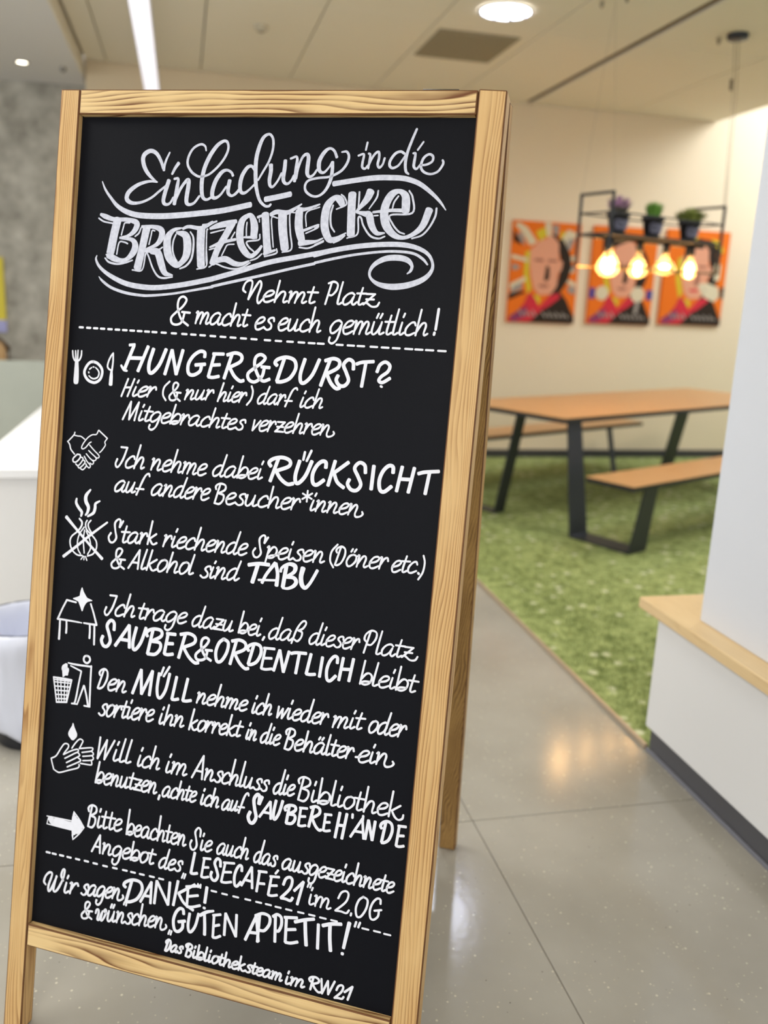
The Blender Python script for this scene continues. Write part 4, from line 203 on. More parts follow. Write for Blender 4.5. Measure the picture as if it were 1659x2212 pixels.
('lettering_line','1196,13368,40 1351,13027,40;1351,13027,40 1368,13366,40;1242,13259,40 1362,13257,40;1427,13177,36 1456,13166,44 1430,13365,37;1441,13313,36 1511,13186,44 1556,13165,36 1573,13217,43 1548,13326,36 1567,13359,44 1621,13329,36;1810,13183,36 1762,13152,43 1692,13184,36 1641,13268,43 1653,13345,36 1700,13351,43 1771,13288,36 1805,13225,43;1813,13204,36 1786,13360,43 1753,13465,36 1691,13518,43 1638,13488,36 1645,13425,43;1848,13272,36 1949,13238,43 1997,13181,36 1964,13150,43 1900,13176,36 1849,13266,43 1860,13349,36 1915,13359,43 1998,13312,36;2056,13004,39 2015,13357,39;2023,13284,36 2095,13170,43 2152,13152,36 2191,13210,43 2164,13314,36 2091,13356,43 2029,13336,36 2082,13302,43 2172,13293,36;2313,13147,36 2252,13178,43 2213,13272,36 2235,13350,43 2291,13343,36 2357,13260,43 2360,13171,36 2313,13147,43;2453,13067,36 2409,13290,43 2426,13348,36 2483,13318,43;2371,13150,39 2522,13149,39;2745,13191,35 2712,13172,42 2646,13215,35 2605,13298,42 2611,13368,35 2646,13373,42 2701,13324,35 2738,13252,42;2791,12998,35 2739,13232,42 2716,13334,35 2734,13373,42 2788,13331,35;2797,13286,35 2885,13250,42 2929,13194,35 2903,13165,42 2847,13191,35 2798,13280,42 2802,13361,35 2849,13369,42 2922,13322,35;3068,13215,35 3059,13163,42 3011,13171,35 2985,13218,42 3028,13277,35 3019,13338,42 2968,13364,35 2925,13334,42;3104,13380,35 3074,13469,35;3145,13384,35 3121,13468,35;3295,12946,54 3245,13343,54;3245,13343,54 3301,13341,54 3373,13317,54;3490,13009,46 3455,13363,46;3467,13016,46 3613,12998,46;3473,13185,46 3586,13162,46;3455,13363,46 3515,13365,46 3599,13334,46;3813,13101,53 3800,12993,53 3743,12965,54 3697,13055,54 3740,13165,54 3776,13278,54 3739,13366,54 3680,13371,54 3638,13300,54 3652,13225,54;3901,13002,46 3849,13370,46;3869,13011,46 4070,12982,45;3875,13186,46 4031,13153,46;3849,13370,46 3932,13367,46 4047,13330,46;4228,13094,53 4220,13009,53 4176,13000,53 4124,13086,53 4095,13224,53 4111,13360,53 4158,13384,53 4228,13289,53;4239,13354,49 4413,12974,49;4413,12974,49 4450,13361,49;4290,13232,49 4437,13237,49;4566,13016,49 4537,13398,49;4540,13023,49 4703,13007,48;4552,13242,49 4678,13226,49;4797,13060,48 4760,13408,49;4769,13068,48 4943,13044,48;4778,13234,48 4913,13205,48;4760,13408,49 4831,13407,48 4930,13373,48;4909,12930,42 4867,12994,42;5026,13165,52 5067,13045,52 5142,13002,52 5188,13059,52 5153,13211,52 4999,13410,52;4999,13410,52 5091,13406,52 5182,13418,52 5221,13354,52;5236,13228,52 5396,13028,51;5396,13028,51 5313,13458,52;5494,13040,33 5475,13103,33;5538,13047,33 5523,13104,33;5551,13223,33 5532,13359,39 5555,13404,33 5616,13370,39;5558,13145,36 5573,13097,36;5625,13234,33 5657,13224,39 5642,13409,33;5650,13360,33 5702,13244,39 5749,13225,33 5766,13274,39 5741,13410,33;5749,13361,33 5810,13246,39 5857,13227,33 5876,13275,39 5853,13382,33 5877,13407,39 5927,13380,33;6048,13176,37 6095,13065,37 6176,13022,37 6225,13074,37 6185,13216,37 6015,13404,38;6015,13404,38 6115,13397,37 6213,13406,37 6256,13346,37;6301,13389,39 6296,13427,39;6489,13051,39 6415,13131,39 6375,13282,39 6405,13417,39 6479,13400,39 6557,13247,39 6569,13096,39 6489,13051,39;6800,13105,39 6791,13033,39 6733,13028,39 6664,13117,39 6626,13256,39 6645,13388,39 6706,13407,39 6775,13332,39 6782,13231,39;6707,13248,39 6823,13210,39'),
('lettering_line','258,14219,39 217,14166,47 252,14045,39 329,13964,47 384,13995,39 320,14229,47 331,14337,39 392,14258,47 488,14012,39;481,14005,39 432,14252,47 459,14318,39 532,14238,47 629,14011,39 648,13854,46 608,13860,39 582,13979,47 631,14061,39;704,14086,39 672,14241,46 695,14288,39 767,14238,46;718,13999,42 739,13942,42;789,14081,39 825,14069,46 790,14278,39;810,14200,39 876,14084,46 939,14047,39 961,14099,46;1178,14078,38 1169,14025,46 1119,14037,38 1092,14089,46 1137,14146,38 1129,14210,46 1076,14242,38 1031,14214,46;1334,14033,38 1297,14006,46 1231,14045,38 1178,14135,46 1178,14217,38 1219,14220,46 1275,14165,38 1317,14083,46;1324,14065,38 1297,14163,46 1310,14207,38 1335,14198,46 1370,14154,38;1523,14010,38 1484,13984,46 1421,14022,38 1373,14112,46 1379,14188,38 1420,14190,46 1485,14119,38 1518,14053,45;1525,14031,38 1494,14191,46 1460,14300,38 1404,14359,46 1359,14333,38 1368,14269,46;1552,14096,38 1641,14052,45 1685,13991,38 1658,13963,45 1602,13995,38 1553,14090,45 1558,14173,38 1605,14177,45 1679,14123,38;1699,13979,38 1724,13966,45 1692,14167,38;1704,14113,38 1770,13981,45 1808,13956,38 1821,14006,45 1798,14123,38 1819,14176,45 1884,14152,38 1919,14102,45 1905,14062,38;1954,14184,37 1942,14231,37;1997,14188,37 1988,14239,37;2072,13750,60 1982,14159,60;1957,13897,60 1913,13858,60 1961,13787,60 2106,13722,60 2254,13742,60 2295,13873,60 2212,14053,60 2080,14144,60 1982,14167,60;2275,14104,52 2476,13679,52;2476,13679,52 2484,14088,52;2334,13968,52 2481,13957,52;2562,14070,55 2582,13635,55;2582,13635,55 2839,14032,55;2839,14032,55 2846,13601,55;3006,13541,55 2945,14017,55;3345,13536,54 3033,13768,55;3033,13768,55 3158,13927,55 3349,14018,54;3215,13596,51 3216,13979,51;3172,13612,51 3442,13541,50;3215,13787,51 3423,13722,50;3216,13979,51 3328,13960,51 3478,13897,50;3403,13510,35 3409,13569,35;3456,13511,35 3454,13572,35;3584,13530,61 3563,13829,61;3562,13916,61 3561,13934,61'),
('lettering_line','1199,14527,40 1293,14515,40;1231,14526,40 1209,14639,40 1154,14685,40 1092,14683,40 1075,14621,40 1132,14542,40 1201,14461,40 1236,14378,40 1192,14349,40 1145,14392,40 1141,14491,40 1196,14609,40 1288,14663,40;1368,14530,37 1386,14463,44 1425,14448,37 1431,14522,44 1408,14632,37 1445,14639,44 1496,14494,37;1511,14460,37 1484,14624,44 1521,14630,37 1583,14484,44 1578,14410,37 1545,14445,44 1572,14474,37 1621,14480,44;1646,14424,37 1625,14575,44 1652,14626,37 1707,14566,44 1747,14455,36;1755,14411,36 1731,14574,44 1748,14610,36 1795,14575,44;1676,14355,40 1698,14285,40;1726,14350,40 1752,14279,40;1814,14415,36 1840,14402,43 1817,14607,36;1827,14552,36 1888,14418,43 1927,14392,36 1942,14444,43 1919,14557,36 1936,14589,43 1983,14554,36;2134,14418,36 2122,14364,43 2072,14376,36 2048,14427,43 2097,14485,36 2091,14550,43 2040,14581,36 1993,14552,43;2270,14396,36 2249,14350,43 2199,14372,36 2143,14463,43 2143,14548,36 2190,14564,43 2267,14513,36;2328,14137,39 2283,14553,39;2292,14499,36 2352,14366,43 2398,14340,36 2413,14391,43 2394,14498,36 2405,14535,43 2447,14505,36;2469,14443,36 2556,14400,43 2598,14338,36 2569,14310,43 2513,14341,36 2469,14437,43 2479,14520,36 2527,14525,43 2599,14471,36;2611,14326,36 2636,14313,43 2614,14515,36;2623,14462,36 2682,14329,43 2720,14304,36 2735,14354,43 2718,14472,36 2742,14526,43 2806,14501,36 2839,14452,42 2823,14412,35;2913,14497,36 2889,14573,36;2952,14505,36 2935,14576,36;3167,14134,59 3148,14053,59 3078,14047,59 3004,14151,59 2971,14309,59 3008,14460,59 3084,14480,59 3160,14394,59 3159,14278,59;3070,14299,59 3206,14254,59;3285,14089,54 3268,14303,55 3293,14420,55 3345,14418,55 3416,14286,54 3461,14055,54;3487,14082,62 3608,13992,61 3742,13940,44;3575,14035,57 3598,14256,61 3607,14419,62;3764,14008,50 3771,14426,50;3741,14021,50 3893,13971,50;3768,14217,50 3884,14166,50;3771,14426,50 3834,14417,50 3919,14364,50;3989,14335,54 3985,13927,53;3985,13927,53 4213,14307,53;4213,14307,53 4197,13902,53;4397,14322,57 4573,13840,56;4573,13840,56 4649,14288,56;4448,14168,57 4624,14145,56;4635,13805,56 4631,14305,56;4553,13839,56 4688,13767,56 4817,13793,56 4831,13926,56 4749,14063,56 4654,14085,56;4931,13753,56 4959,14225,56;4884,13778,56 4961,13721,56 5039,13757,56 5056,13884,56 5015,14007,56 4959,14020,56;5137,13728,56 5152,14183,56;5100,13740,56 5337,13696,55;5145,13955,56 5326,13908,55;5152,14183,56 5251,14176,56 5382,14124,55;5297,13778,63 5489,13695,63 5648,13645,58;5487,13725,67 5510,13930,67 5542,14150,67;5732,13718,58 5754,14157,58;5809,13724,66 5965,13658,66 6147,13620,61;5943,13693,66 5957,13907,66 5991,14141,66;6285,13562,73 6249,13812,65 6219,14036,57;6208,14122,57 6207,14151,57;6403,13522,41 6385,13605,41;6472,13518,41 6448,13603,41'),
('dash','230,13587,41 302,13587,41;362,13587,41 435,13587,41;524,13585,41 598,13585,41;685,13586,40 760,13586,40;870,13584,40 946,13584,40;1059,13582,40 1136,13582,40;1247,13586,40 1326,13586,40;1457,13590,40 1537,13590,40;1663,13585,40 1744,13585,39;1872,13581,39 1954,13581,39;2042,13582,39 2125,13582,39;2225,13582,39 2309,13582,39;2431,13579,39 2517,13579,39;2621,13580,39 2707,13580,38;3677,13576,38 3770,13576,37;3887,13581,37 3981,13581,37;4105,13583,37 4200,13583,37;4338,13581,37 4434,13581,37;4547,13583,37 4644,13583,37;4732,13582,37 4830,13582,36;4917,13588,36 5016,13588,36;5117,13588,36 5218,13589,36;5342,13587,36 5444,13587,36;5547,13586,36 5650,13586,36;5751,13590,36 5855,13590,36;5955,13590,35 6060,13590,35;6522,13604,35 6630,13604,35;6730,13601,35 6838,13601,35;6911,13609,35 7021,13609,34'),
('lettering_line','2907,14690,42 2850,14895,43;2867,14756,39 2861,14731,47 2878,14698,39 2918,14679,47 2951,14704,39 2948,14777,47 2913,14863,39 2874,14897,47 2849,14899,39;3080,14768,39 3055,14749,46 3008,14773,39 2969,14830,47 2968,14882,39 2996,14886,47 3036,14852,39 3068,14800,46;3073,14788,39 3051,14851,47 3060,14880,39 3077,14874,46 3103,14847,39;3202,14777,39 3196,14742,46 3161,14749,39 3142,14781,46 3172,14819,39 3164,14860,46 3127,14879,39 3097,14859,46;3315,14669,41 3267,14900,41;3271,14730,38 3264,14700,45 3282,14672,38 3327,14658,45 3379,14677,38 3377,14731,45 3303,14778,38;3303,14778,38 3366,14794,45 3368,14853,38 3328,14905,45 3267,14900,38;3435,14761,38 3415,14864,45 3429,14898,38 3473,14871,45;3443,14705,41 3455,14674,41;3523,14637,41 3489,14901,41;3495,14849,38 3552,14769,45 3596,14757,38 3626,14799,45 3605,14872,38 3548,14901,45 3500,14886,38 3541,14863,45 3611,14857,38;3683,14638,38 3646,14857,45 3659,14898,38 3700,14878,45;3743,14763,38 3723,14865,45 3736,14899,38 3780,14872,45;3751,14707,41 3763,14676,41;3872,14756,37 3825,14778,45 3794,14843,37 3812,14899,45 3855,14894,37 3907,14836,45 3909,14774,37 3872,14756,45;3982,14696,37 3947,14858,45 3960,14899,37 4005,14879,45;3917,14759,41 4035,14760,40;4062,14641,40 4026,14902,41;4034,14866,37 4086,14779,44 4126,14764,37 4139,14801,44 4123,14873,37 4133,14900,44 4169,14882,37;4188,14842,37 4265,14819,44 4301,14780,37 4275,14758,44 4227,14775,37 4188,14837,44 4197,14895,37 4239,14903,44 4302,14871,37;4351,14643,40 4315,14903,40;4429,14766,40 4338,14831,40;4338,14831,37 4374,14889,44 4404,14903,37 4444,14883,44;4568,14800,37 4557,14762,44 4515,14766,37 4495,14799,44 4537,14843,37 4532,14886,44 4488,14903,37 4448,14880,44;4625,14700,37 4591,14860,44 4604,14901,37 4648,14881,44;4562,14762,40 4677,14763,40;4669,14843,37 4744,14821,44 4779,14782,37 4754,14760,44 4707,14777,37 4669,14839,44 4678,14897,37 4719,14904,44 4780,14873,37;4918,14783,36 4885,14761,44 4831,14782,36 4790,14840,44 4795,14896,37 4830,14902,44 4874,14869,36 4907,14816,44;4912,14804,36 4893,14869,44 4907,14900,36 4928,14896,44 4955,14869,36;4956,14776,36 4978,14769,43 4960,14905,36;4968,14869,36 5007,14783,43 5040,14769,36 5049,14805,43 5026,14905,36;5034,14869,36 5080,14783,43 5112,14769,36 5123,14805,43 5103,14884,36 5117,14902,43 5152,14882,36;5249,14791,37 5228,14897,44 5246,14931,37 5301,14901,44;5258,14731,40 5272,14692,40;5314,14795,37 5342,14787,44 5323,14930,37;5332,14892,37 5382,14800,44 5424,14783,37 5437,14819,44 5410,14926,37;5419,14888,37 5477,14795,44 5519,14778,37 5535,14815,44 5510,14898,37 5530,14916,44 5576,14893,36;5727,14684,43 5687,14912,43;5675,14768,43 5653,14731,43 5687,14691,43 5760,14673,43 5824,14699,42 5823,14754,42 5723,14807,43;5723,14807,43 5770,14877,43 5833,14926,43 5883,14917,42;5875,14676,40 5905,14931,40;5905,14931,40 5995,14684,40;5995,14684,40 6018,14918,40;6018,14918,40 6117,14663,40;6161,14804,40 6191,14729,40 6245,14696,40 6278,14725,40 6251,14818,40 6139,14951,40;6139,14951,40 6205,14939,40 6270,14937,40 6299,14895,40;6310,14803,43 6441,14677,43;6441,14677,43 6376,14924,43'),
('icon_cutlery','100,4131,31 115,4223,34 148,4292,34 191,4318,37;160,4128,27 181,4297,34;212,4118,27 214,4295,34;288,4121,27 285,4213,33 254,4286,33 207,4317,37;198,4303,70 207,4487,95 210,4658,107 212,4708,92;549,4303,51 632,4327,51 715,4399,51 744,4482,51 717,4597,51 641,4665,51 561,4677,51 461,4642,52 389,4561,52 375,4477,52 424,4375,52 485,4317,51 549,4303,51;478,4442,27 517,4411,24;548,4398,27 564,4399,27;597,4404,21 649,4446,27 678,4500,30 659,4572,30 596,4607,30 531,4602,27 474,4563,24;463,4497,30 467,4506,30;942,4126,30 896,4192,33 855,4292,33 846,4377,33 889,4424,33 930,4431,30;943,4133,33 950,4273,33 939,4442,39;932,4449,45 932,4555,69 931,4695,75'),
('icon_handshake','258,5610,25 236,5664,25 125,5785,26;117,5786,26 164,5841,26 196,5928,26 279,6010,25;253,5663,22 322,5672,22 391,5674,22 471,5719,22;753,5533,25 939,5665,25;745,5541,22 708,5611,22 625,5625,22 544,5676,22 466,5771,22 419,5864,22 442,5899,22 507,5864,22 569,5785,22 609,5759,22;939,5665,22 894,5735,22 907,5793,22 847,5887,22 800,5935,22;580,5814,22 679,5901,22 787,5988,22 782,6033,22 724,6038,22;571,5918,22 669,5991,22 741,6044,22 711,6091,22 668,6087,22;524,5981,22 606,6056,22 687,6115,22 665,6162,22 613,6144,22;486,6029,22 552,6120,22 625,6188,22 603,6234,22 550,6202,22;339,6005,29 399,6015,29 395,6075,29 324,6148,29 264,6146,29 259,6087,29 339,6005,29;410,6051,25 463,6069,25 442,6130,25 371,6211,25 318,6186,25;483,6104,25 510,6131,25 480,6186,25 400,6253,25 363,6219,25;530,6167,25 541,6203,25 478,6276,25 427,6265,25'),
('icon_crossed_onion','385,6821,36 382,6899,53 442,6986,56 509,7056,56 502,7127,40;662,6631,36 582,6739,66 582,6847,72 642,6949,66 632,7043,53 595,7101,36;869,6818,33 786,6873,49 783,6950,59 755,7046,56 646,7119,39;189,7176,66 399,7363,50 702,7625,46 1001,7869,59;1054,7191,36 774,7415,46 442,7701,50 181,7920,57;474,7184,36 528,7240,40 520,7319,36 448,7420,33 331,7527,30 304,7639,30 358,7774,30 471,7854,30 578,7857,30;634,7198,30 608,7263,30 638,7368,30 760,7463,30 852,7561,29 865,7684,29 803,7799,30 692,7851,30;713,7189,30 665,7256,30 680,7332,30 758,7432,30;582,7328,26 495,7462,26 461,7606,26 481,7744,26 540,7830,26;595,7381,26 582,7561,26 618,7806,26;632,7400,26 714,7546,26 743,7698,26 690,7821,26;605,7862,20 557,7930,23;623,7867,20 619,7930,23;649,7864,23 681,7931,26'),
('icon_clean_table','317,8721,36 234,8892,36 153,9087,39;317,8721,36 405,8729,35 513,8740,35;145,9100,39 345,9099,36 614,9103,29;640,9105,26 657,9106,26;708,9102,32 863,9103,38 974,9102,41;826,8729,35 898,8893,35 973,9095,41;198,9111,39 202,9280,42 202,9479,46;337,9107,36 346,9229,39 345,9336,42;835,9122,38 845,9250,38 845,9364,42;932,9116,38 942,9296,41 950,9470,38;623,8460,26 628,8535,80 646,8609,144 650,8661,240 646,8730,160 648,8806,80 654,8873,29;453,8675,19 539,8672,80 650,8666,176 744,8664,80 843,8663,19'),
('icon_person_with_bin','816,9702,40 867,9718,40 889,9770,40 866,9817,40 823,9840,40 774,9819,40 756,9774,40 770,9724,40 816,9702,40;434,9894,27 587,9902,37 925,9894,36;491,9941,27 720,10009,33;721,10017,33 684,10245,33 630,10604,37 561,10647,30;561,10647,30 678,10641,30;678,10644,30 736,10459,33 794,10275,37;802,10274,37 859,10439,37 910,10637,37;924,9883,36 928,10174,37 942,10632,37;830,10647,33 946,10647,33;400,9923,50 369,9992,134 382,10053,151 345,10163,34;427,10046,50 405,10114,84;140,10211,30 237,10668,30;140,10211,34 339,10207,40 529,10206,34;529,10206,34 453,10641,30;237,10672,34 453,10641,34;222,10222,20 291,10668,20;295,10218,24 345,10659,20;385,10212,24 399,10650,20;457,10209,20 440,10643,17;161,10296,24 507,10273,23;179,10373,27 494,10347,27;197,10450,27 478,10424,27;214,10528,27 466,10503,27;227,10606,27 453,10577,27;157,10251,24 342,10243,27 522,10235,20'),
('icon_hand_washing','620,11021,22 624,11072,53 623,11132,119 625,11207,188 630,11266,172 633,11318,78;199,11764,29 305,11692,29 396,11533,28 465,11437,28 541,11432,28 553,11489,28 485,11592,28 458,11642,28;199,11764,29 232,11864,29 270,11963,29;270,11963,25 344,11995,29 413,11997,29 610,11915,28 774,11847,28 812,11795,28 802,11775,28;463,11641,28 617,11546,28 747,11492,28 767,11534,28 687,11585,28 494,11711,28;769,11556,28 805,11594,28 758,11640,28 533,11786,28;776,11652,28 828,11680,28 798,11723,28 556,11865,28;629,11491,28 705,11372,28 783,11291,28 851,11309,28 838,11364,28 788,11470,28;788,11470,28 1042,11410,28 1069,11442,28 1030,11479,28 851,11533,28;1047,11476,28 1091,11512,28 1061,11555,28 873,11604,28;1070,11561,28 1098,11601,28 1060,11645,28 879,11685,28;1061,11660,28 1073,11717,28 1033,11739,28 833,11746,28'),
('icon_arrow','189,12887,22 480,12882,25 752,12877,25;225,12910,19 212,12966,19 200,13038,19;200,13038,22 458,13046,25 731,13051,25;268,12909,112 315,12968,128 418,12963,143 538,12969,151 657,12975,150 742,12973,150;763,12688,19 775,12784,63 851,12845,63;778,13231,16 773,13118,47 865,13039,63;764,12696,25 882,12808,28 1002,12950,22;1002,12950,22 903,13092,28 786,13222,22;779,12784,95 807,12945,173 786,13116,79;850,12830,79 893,12957,142 834,13076,95;943,12947,79 977,12952,31'),
]
# ================================================================== THE ROOM
M_white = mat('white_plaster', (224, 228, 236), .75, .2, var=.02, vs=3)
M_wall = mat('cream_plaster', (222, 204, 174), .85, .15, var=.015, vs=2)
M_ceil = mat('ceiling_board', (236, 228, 208), .85, .12)
M_soff = mat('grey_white_soffit', (226, 224, 221), .85, .12)
M_black = mat('black_steel', (26, 28, 32), .42, .5)
M_skirt = mat('grey_skirting', (92, 92, 96), .5, .4)
M_dark = mat('dark_gap', (60, 56, 50), .9, .1)
def floor_mat():
    m = bpy.data.materials.new('polished_concrete'); m.use_nodes = True; nt = m.node_tree; N = nt.nodes; Lk = nt.links; b = N['Principled BSDF']
    g = N.new('ShaderNodeNewGeometry')
    n1 = N.new('ShaderNodeTexNoise'); n1.inputs['Scale'].default_value = 1.6; n1.inputs['Detail'].default_value = 5; Lk.new(g.outputs['Position'], n1.inputs['Vector'])
    cr = N.new('ShaderNodeValToRGB'); cr.color_ramp.elements[0].position = .3; cr.color_ramp.elements[1].position = .7
    cr.color_ramp.elements[0].color = (*lin((154, 149, 137)), 1); cr.color_ramp.elements[1].color = (*lin((182, 178, 167)), 1); Lk.new(n1.outputs['Fac'], cr.inputs['Fac'])
    def chips(scale, lo, hi, thr, col, prev):
        v = N.new('ShaderNodeTexVoronoi'); v.inputs['Scale'].default_value = scale; Lk.new(g.outputs['Position'], v.inputs['Vector'])
        sz = N.new('ShaderNodeMapRange'); sz.inputs[1].default_value = lo; sz.inputs[2].default_value = hi; sz.inputs[3].default_value = 1; sz.inputs[4].default_value = 0; Lk.new(v.outputs['Distance'], sz.inputs[0])
        s = N.new('ShaderNodeSeparateColor'); Lk.new(v.outputs['Color'], s.inputs[0])
        t = N.new('ShaderNodeMath'); t.operation = 'GREATER_THAN'; t.inputs[1].default_value = thr; Lk.new(s.outputs[0], t.inputs[0])
        mu = N.new('ShaderNodeMath'); mu.operation = 'MULTIPLY'; Lk.new(sz.outputs[0], mu.inputs[0]); Lk.new(t.outputs[0], mu.inputs[1])
        mx = N.new('ShaderNodeMix'); mx.data_type = 'RGBA'; Lk.new(mu.outputs[0], mx.inputs[0]); Lk.new(prev, mx.inputs[6]); mx.inputs[7].default_value = (*lin(col), 1); return mx.outputs[2]
    c = chips(52, .10, .17, .66, (214, 208, 188), cr.outputs['Color']); c = chips(90, .10, .2, .7, (200, 192, 172), c); c = chips(70, .06, .13, .93, (84, 80, 72), c)
    Lk.new(c, b.inputs['Base Color'])
    n2 = N.new('ShaderNodeTexNoise'); n2.inputs['Scale'].default_value = 45; n2.inputs['Detail'].default_value = 4; Lk.new(g.outputs['Position'], n2.inputs['Vector'])
    bp = N.new('ShaderNodeBump'); bp.inputs['Strength'].default_value = .16; bp.inputs['Distance'].default_value = .0015; Lk.new(n2.outputs['Fac'], bp.inputs['Height']); Lk.new(bp.outputs['Normal'], b.inputs['Normal'])
    b.inputs['Roughness'].default_value = .15; b.inputs['Specular IOR Level'].default_value = .55
    return m
M_floor = floor_mat()
def concrete_mat():
    m = mat('exposed_concrete', (166, 160, 146), .8, .2, bump=(25, .4)); nt = m.node_tree; N = nt.nodes; Lk = nt.links; b = N['Principled BSDF']; g = N.new('ShaderNodeNewGeometry')
    n = N.new('ShaderNodeTexNoise'); n.inputs['Scale'].default_value = 7; n.inputs['Detail'].default_value = 7; n.inputs['Roughness'].default_value = .6; Lk.new(g.outputs['Position'], n.inputs['Vector'])
    cr = N.new('ShaderNodeValToRGB'); cr.color_ramp.elements[0].position = .32; cr.color_ramp.elements[1].position = .72
    cr.color_ramp.elements[0].color = (*lin((150, 146, 135)), 1); cr.color_ramp.elements[1].color = (*lin((206, 202, 190)), 1); Lk.new(n.outputs['Fac'], cr.inputs['Fac']); Lk.new(cr.outputs['Color'], b.inputs['Base Color']); return m
M_conc = concrete_mat()
def S(name, a, b, m, parent=None, bevel=0): return box(name, a, b, m, parent, bevel, kind='structure')
fl = S('floor', (-7, -4, -.12), (7.2, 9, -.003), mat('joint_filler', (150, 144, 132), .5, .3, var=.2, vs=6))
for x0, x1 in ((-7, -3.2), (-3.2, .770), (.7728, 4.7), (4.7, 7.2)):
    for y0, y1 in ((-4, -1.9), (-1.9, 2.0288), (2.0312, 6.0), (6.0, 9)):
        box('floor_slab', (x0+(.002 if x0 in (-3.2, 4.7) else 0), y0+(.002 if y0 in (-1.9, 6.0) else 0), -.05), (x1-(.002 if x1 in (-3.2, 4.7) else 0), y1-(.002 if y1 in (-1.9, 6.0) else 0), 0), M_floor, fl, .0012)
S('wall_back', (-.69, 7.56, -.05), (4.72, 7.95, 3.14), M_wall)
S('wall_back_right', (4.72, 7.56, -.05), (7.2, 7.75, 4.5), M_wall)
S('baseboard_back', (-.69, 7.545, .012), (7.0, 7.56, .085), mat('dark_grey_skirting', (62, 60, 58), .5, .3), bevel=.002)
S('wall_left', (-7, 7.96, -.05), (-.69, 8.2, 3.06), M_conc)
S('wall_right', (6.9, -4, -.05), (7.2, 7.56, 4.5), M_white)
# ceiling: panels hung side by side with thin seams
ce = S('ceiling', (-.70, -4, 3.10), (4.70, 7.56, 3.16), M_dark)
seams = [-.686, -.53, .168, .858, 1.548, 2.238, 2.857]
ys = [-4, -1.35, 2.15, 5.65, 7.555]
for x0, x1 in list(zip(seams, seams[1:]))+[(2.917, 3.8), (3.8, 4.7)]:
    for y0, y1 in zip(ys, ys[1:]):
        box('ceiling_panel', (x0+.004, y0+.003, 3.06), (x1-.004, y1-.003, 3.09), M_ceil, ce, .002)
box('shadow_gap', (2.857, -4, 3.075), (2.917, 7.55, 3.1), mat('slot_brown', (120, 104, 84), .8, .1), ce, 0)
S('ceiling_soffit', (-7, -4, 2.95), (-.715, 7.95, 3.16), M_soff)
S('trim_soffit_edge', (-.715, -4, 2.95), (-.70, 7.55, 3.10), mat('soffit_edge_cream', (232, 222, 200), .7, .2))
S('ceiling_shaft', (4.7, 2.0, 4.2), (7.2, 7.56, 4.3), M_white)
S('wall_shaft', (4.70, -4, 3.16), (4.75, 7.56, 4.3), M_white)
S('wall_shaft_end', (4.75, 1.9, 3.16), (6.9, 2.0, 4.3), M_white)
# white partition with low ledge wall on the right
S('wall_partition', (1.508, -2.5, .50), (2.4, 2.19, 3.06), M_white, bevel=.003)
S('wall_ledge', (1.457, -2.5, .085), (2.4, 2.33, .462), mat('ledge_white', (230, 230, 230), .7, .2), bevel=.003)
S('baseboard_ledge', (1.470, -2.49, .012), (2.39, 2.315, .087), mat('ledge_skirting', (84, 84, 88), .42, .4), bevel=.002)
box('baseboard_ledge_strip', (1.462, -2.49, .0), (1.470, 2.32, .012), mat('skirting_seal', (120, 121, 130), .4, .5), None, .001, kind='structure')
box('baseboard_ledge_top', (1.462, -2.49, .087), (1.472, 2.32, .1), mat('skirting_alu', (140, 138, 134), .4, .5, metal=.3), None, .001, kind='structure')
W_beech = wood('beech_ledge', (236, 208, 160), (222, 190, 140), (205, 170, 122), K=.8, amp=.4, thr=.35, rough=.4, patch=.3)
t = empty('window_ledge', (1.7, 0, .46), label='beech wood ledge board on the low white wall at the right edge', cat='ledge')
bm = bmesh.new(); bbox(bm, (1.432, -2.5, .464), (2.4, 2.415, .50)); me = finish(bm, 'ledge_board', .003); grainattr(me, None, ((0, 1, 0), (1, 0, 0), (0, 0, 1)))
link('ledge_board', me, W_beech, t)
# ------------------------------------------------------------------ artificial turf
def turf_mat():
    m = mat('turf', (122, 150, 70), .9, .1); nt = m.node_tree; N = nt.nodes; Lk = nt.links; b = N['Principled BSDF']; g = N.new('ShaderNodeNewGeometry')
    n = N.new('ShaderNodeTexNoise'); n.inputs['Scale'].default_value = 16; n.inputs['Detail'].default_value = 6; n.inputs['Roughness'].default_value = .7; Lk.new(g.outputs['Position'], n.inputs['Vector'])
    cr = N.new('ShaderNodeValToRGB'); e = cr.color_ramp.elements; e[0].position = .33; e[0].color = (*lin((112, 126, 70)), 1); e[1].position = .7; e[1].color = (*lin((186, 196, 130)), 1); Lk.new(n.outputs['Fac'], cr.inputs['Fac'])
    v = N.new('ShaderNodeTexVoronoi'); v.inputs['Scale'].default_value = 14; Lk.new(g.outputs['Position'], v.inputs['Vector'])
    mr = N.new('ShaderNodeMapRange'); mr.inputs[1].default_value = .16; mr.inputs[2].default_value = .34; mr.inputs[3].default_value = .85; mr.inputs[4].default_value = 0; Lk.new(v.outputs['Distance'], mr.inputs[0])
    s = N.new('ShaderNodeSeparateColor'); Lk.new(v.outputs['Color'], s.inputs[0]); tt = N.new('ShaderNodeMath'); tt.operation = 'GREATER_THAN'; tt.inputs[1].default_value = .6; Lk.new(s.outputs[0], tt.inputs[0])
    mu = N.new('ShaderNodeMath'); mu.operation = 'MULTIPLY'; Lk.new(mr.outputs[0], mu.inputs[0]); Lk.new(tt.outputs[0], mu.inputs[1])
    mx = N.new('ShaderNodeMix'); mx.data_type = 'RGBA'; Lk.new(mu.outputs[0], mx.inputs[0]); Lk.new(cr.outputs['Color'], mx.inputs[6]); mx.inputs[7].default_value = (*lin((226, 226, 190)), 1); Lk.new(mx.outputs[2], b.inputs['Base Color']); return m
M_turf = turf_mat()
tf = empty('floor_turf', (1.47, 2.33, 0), kind='structure')
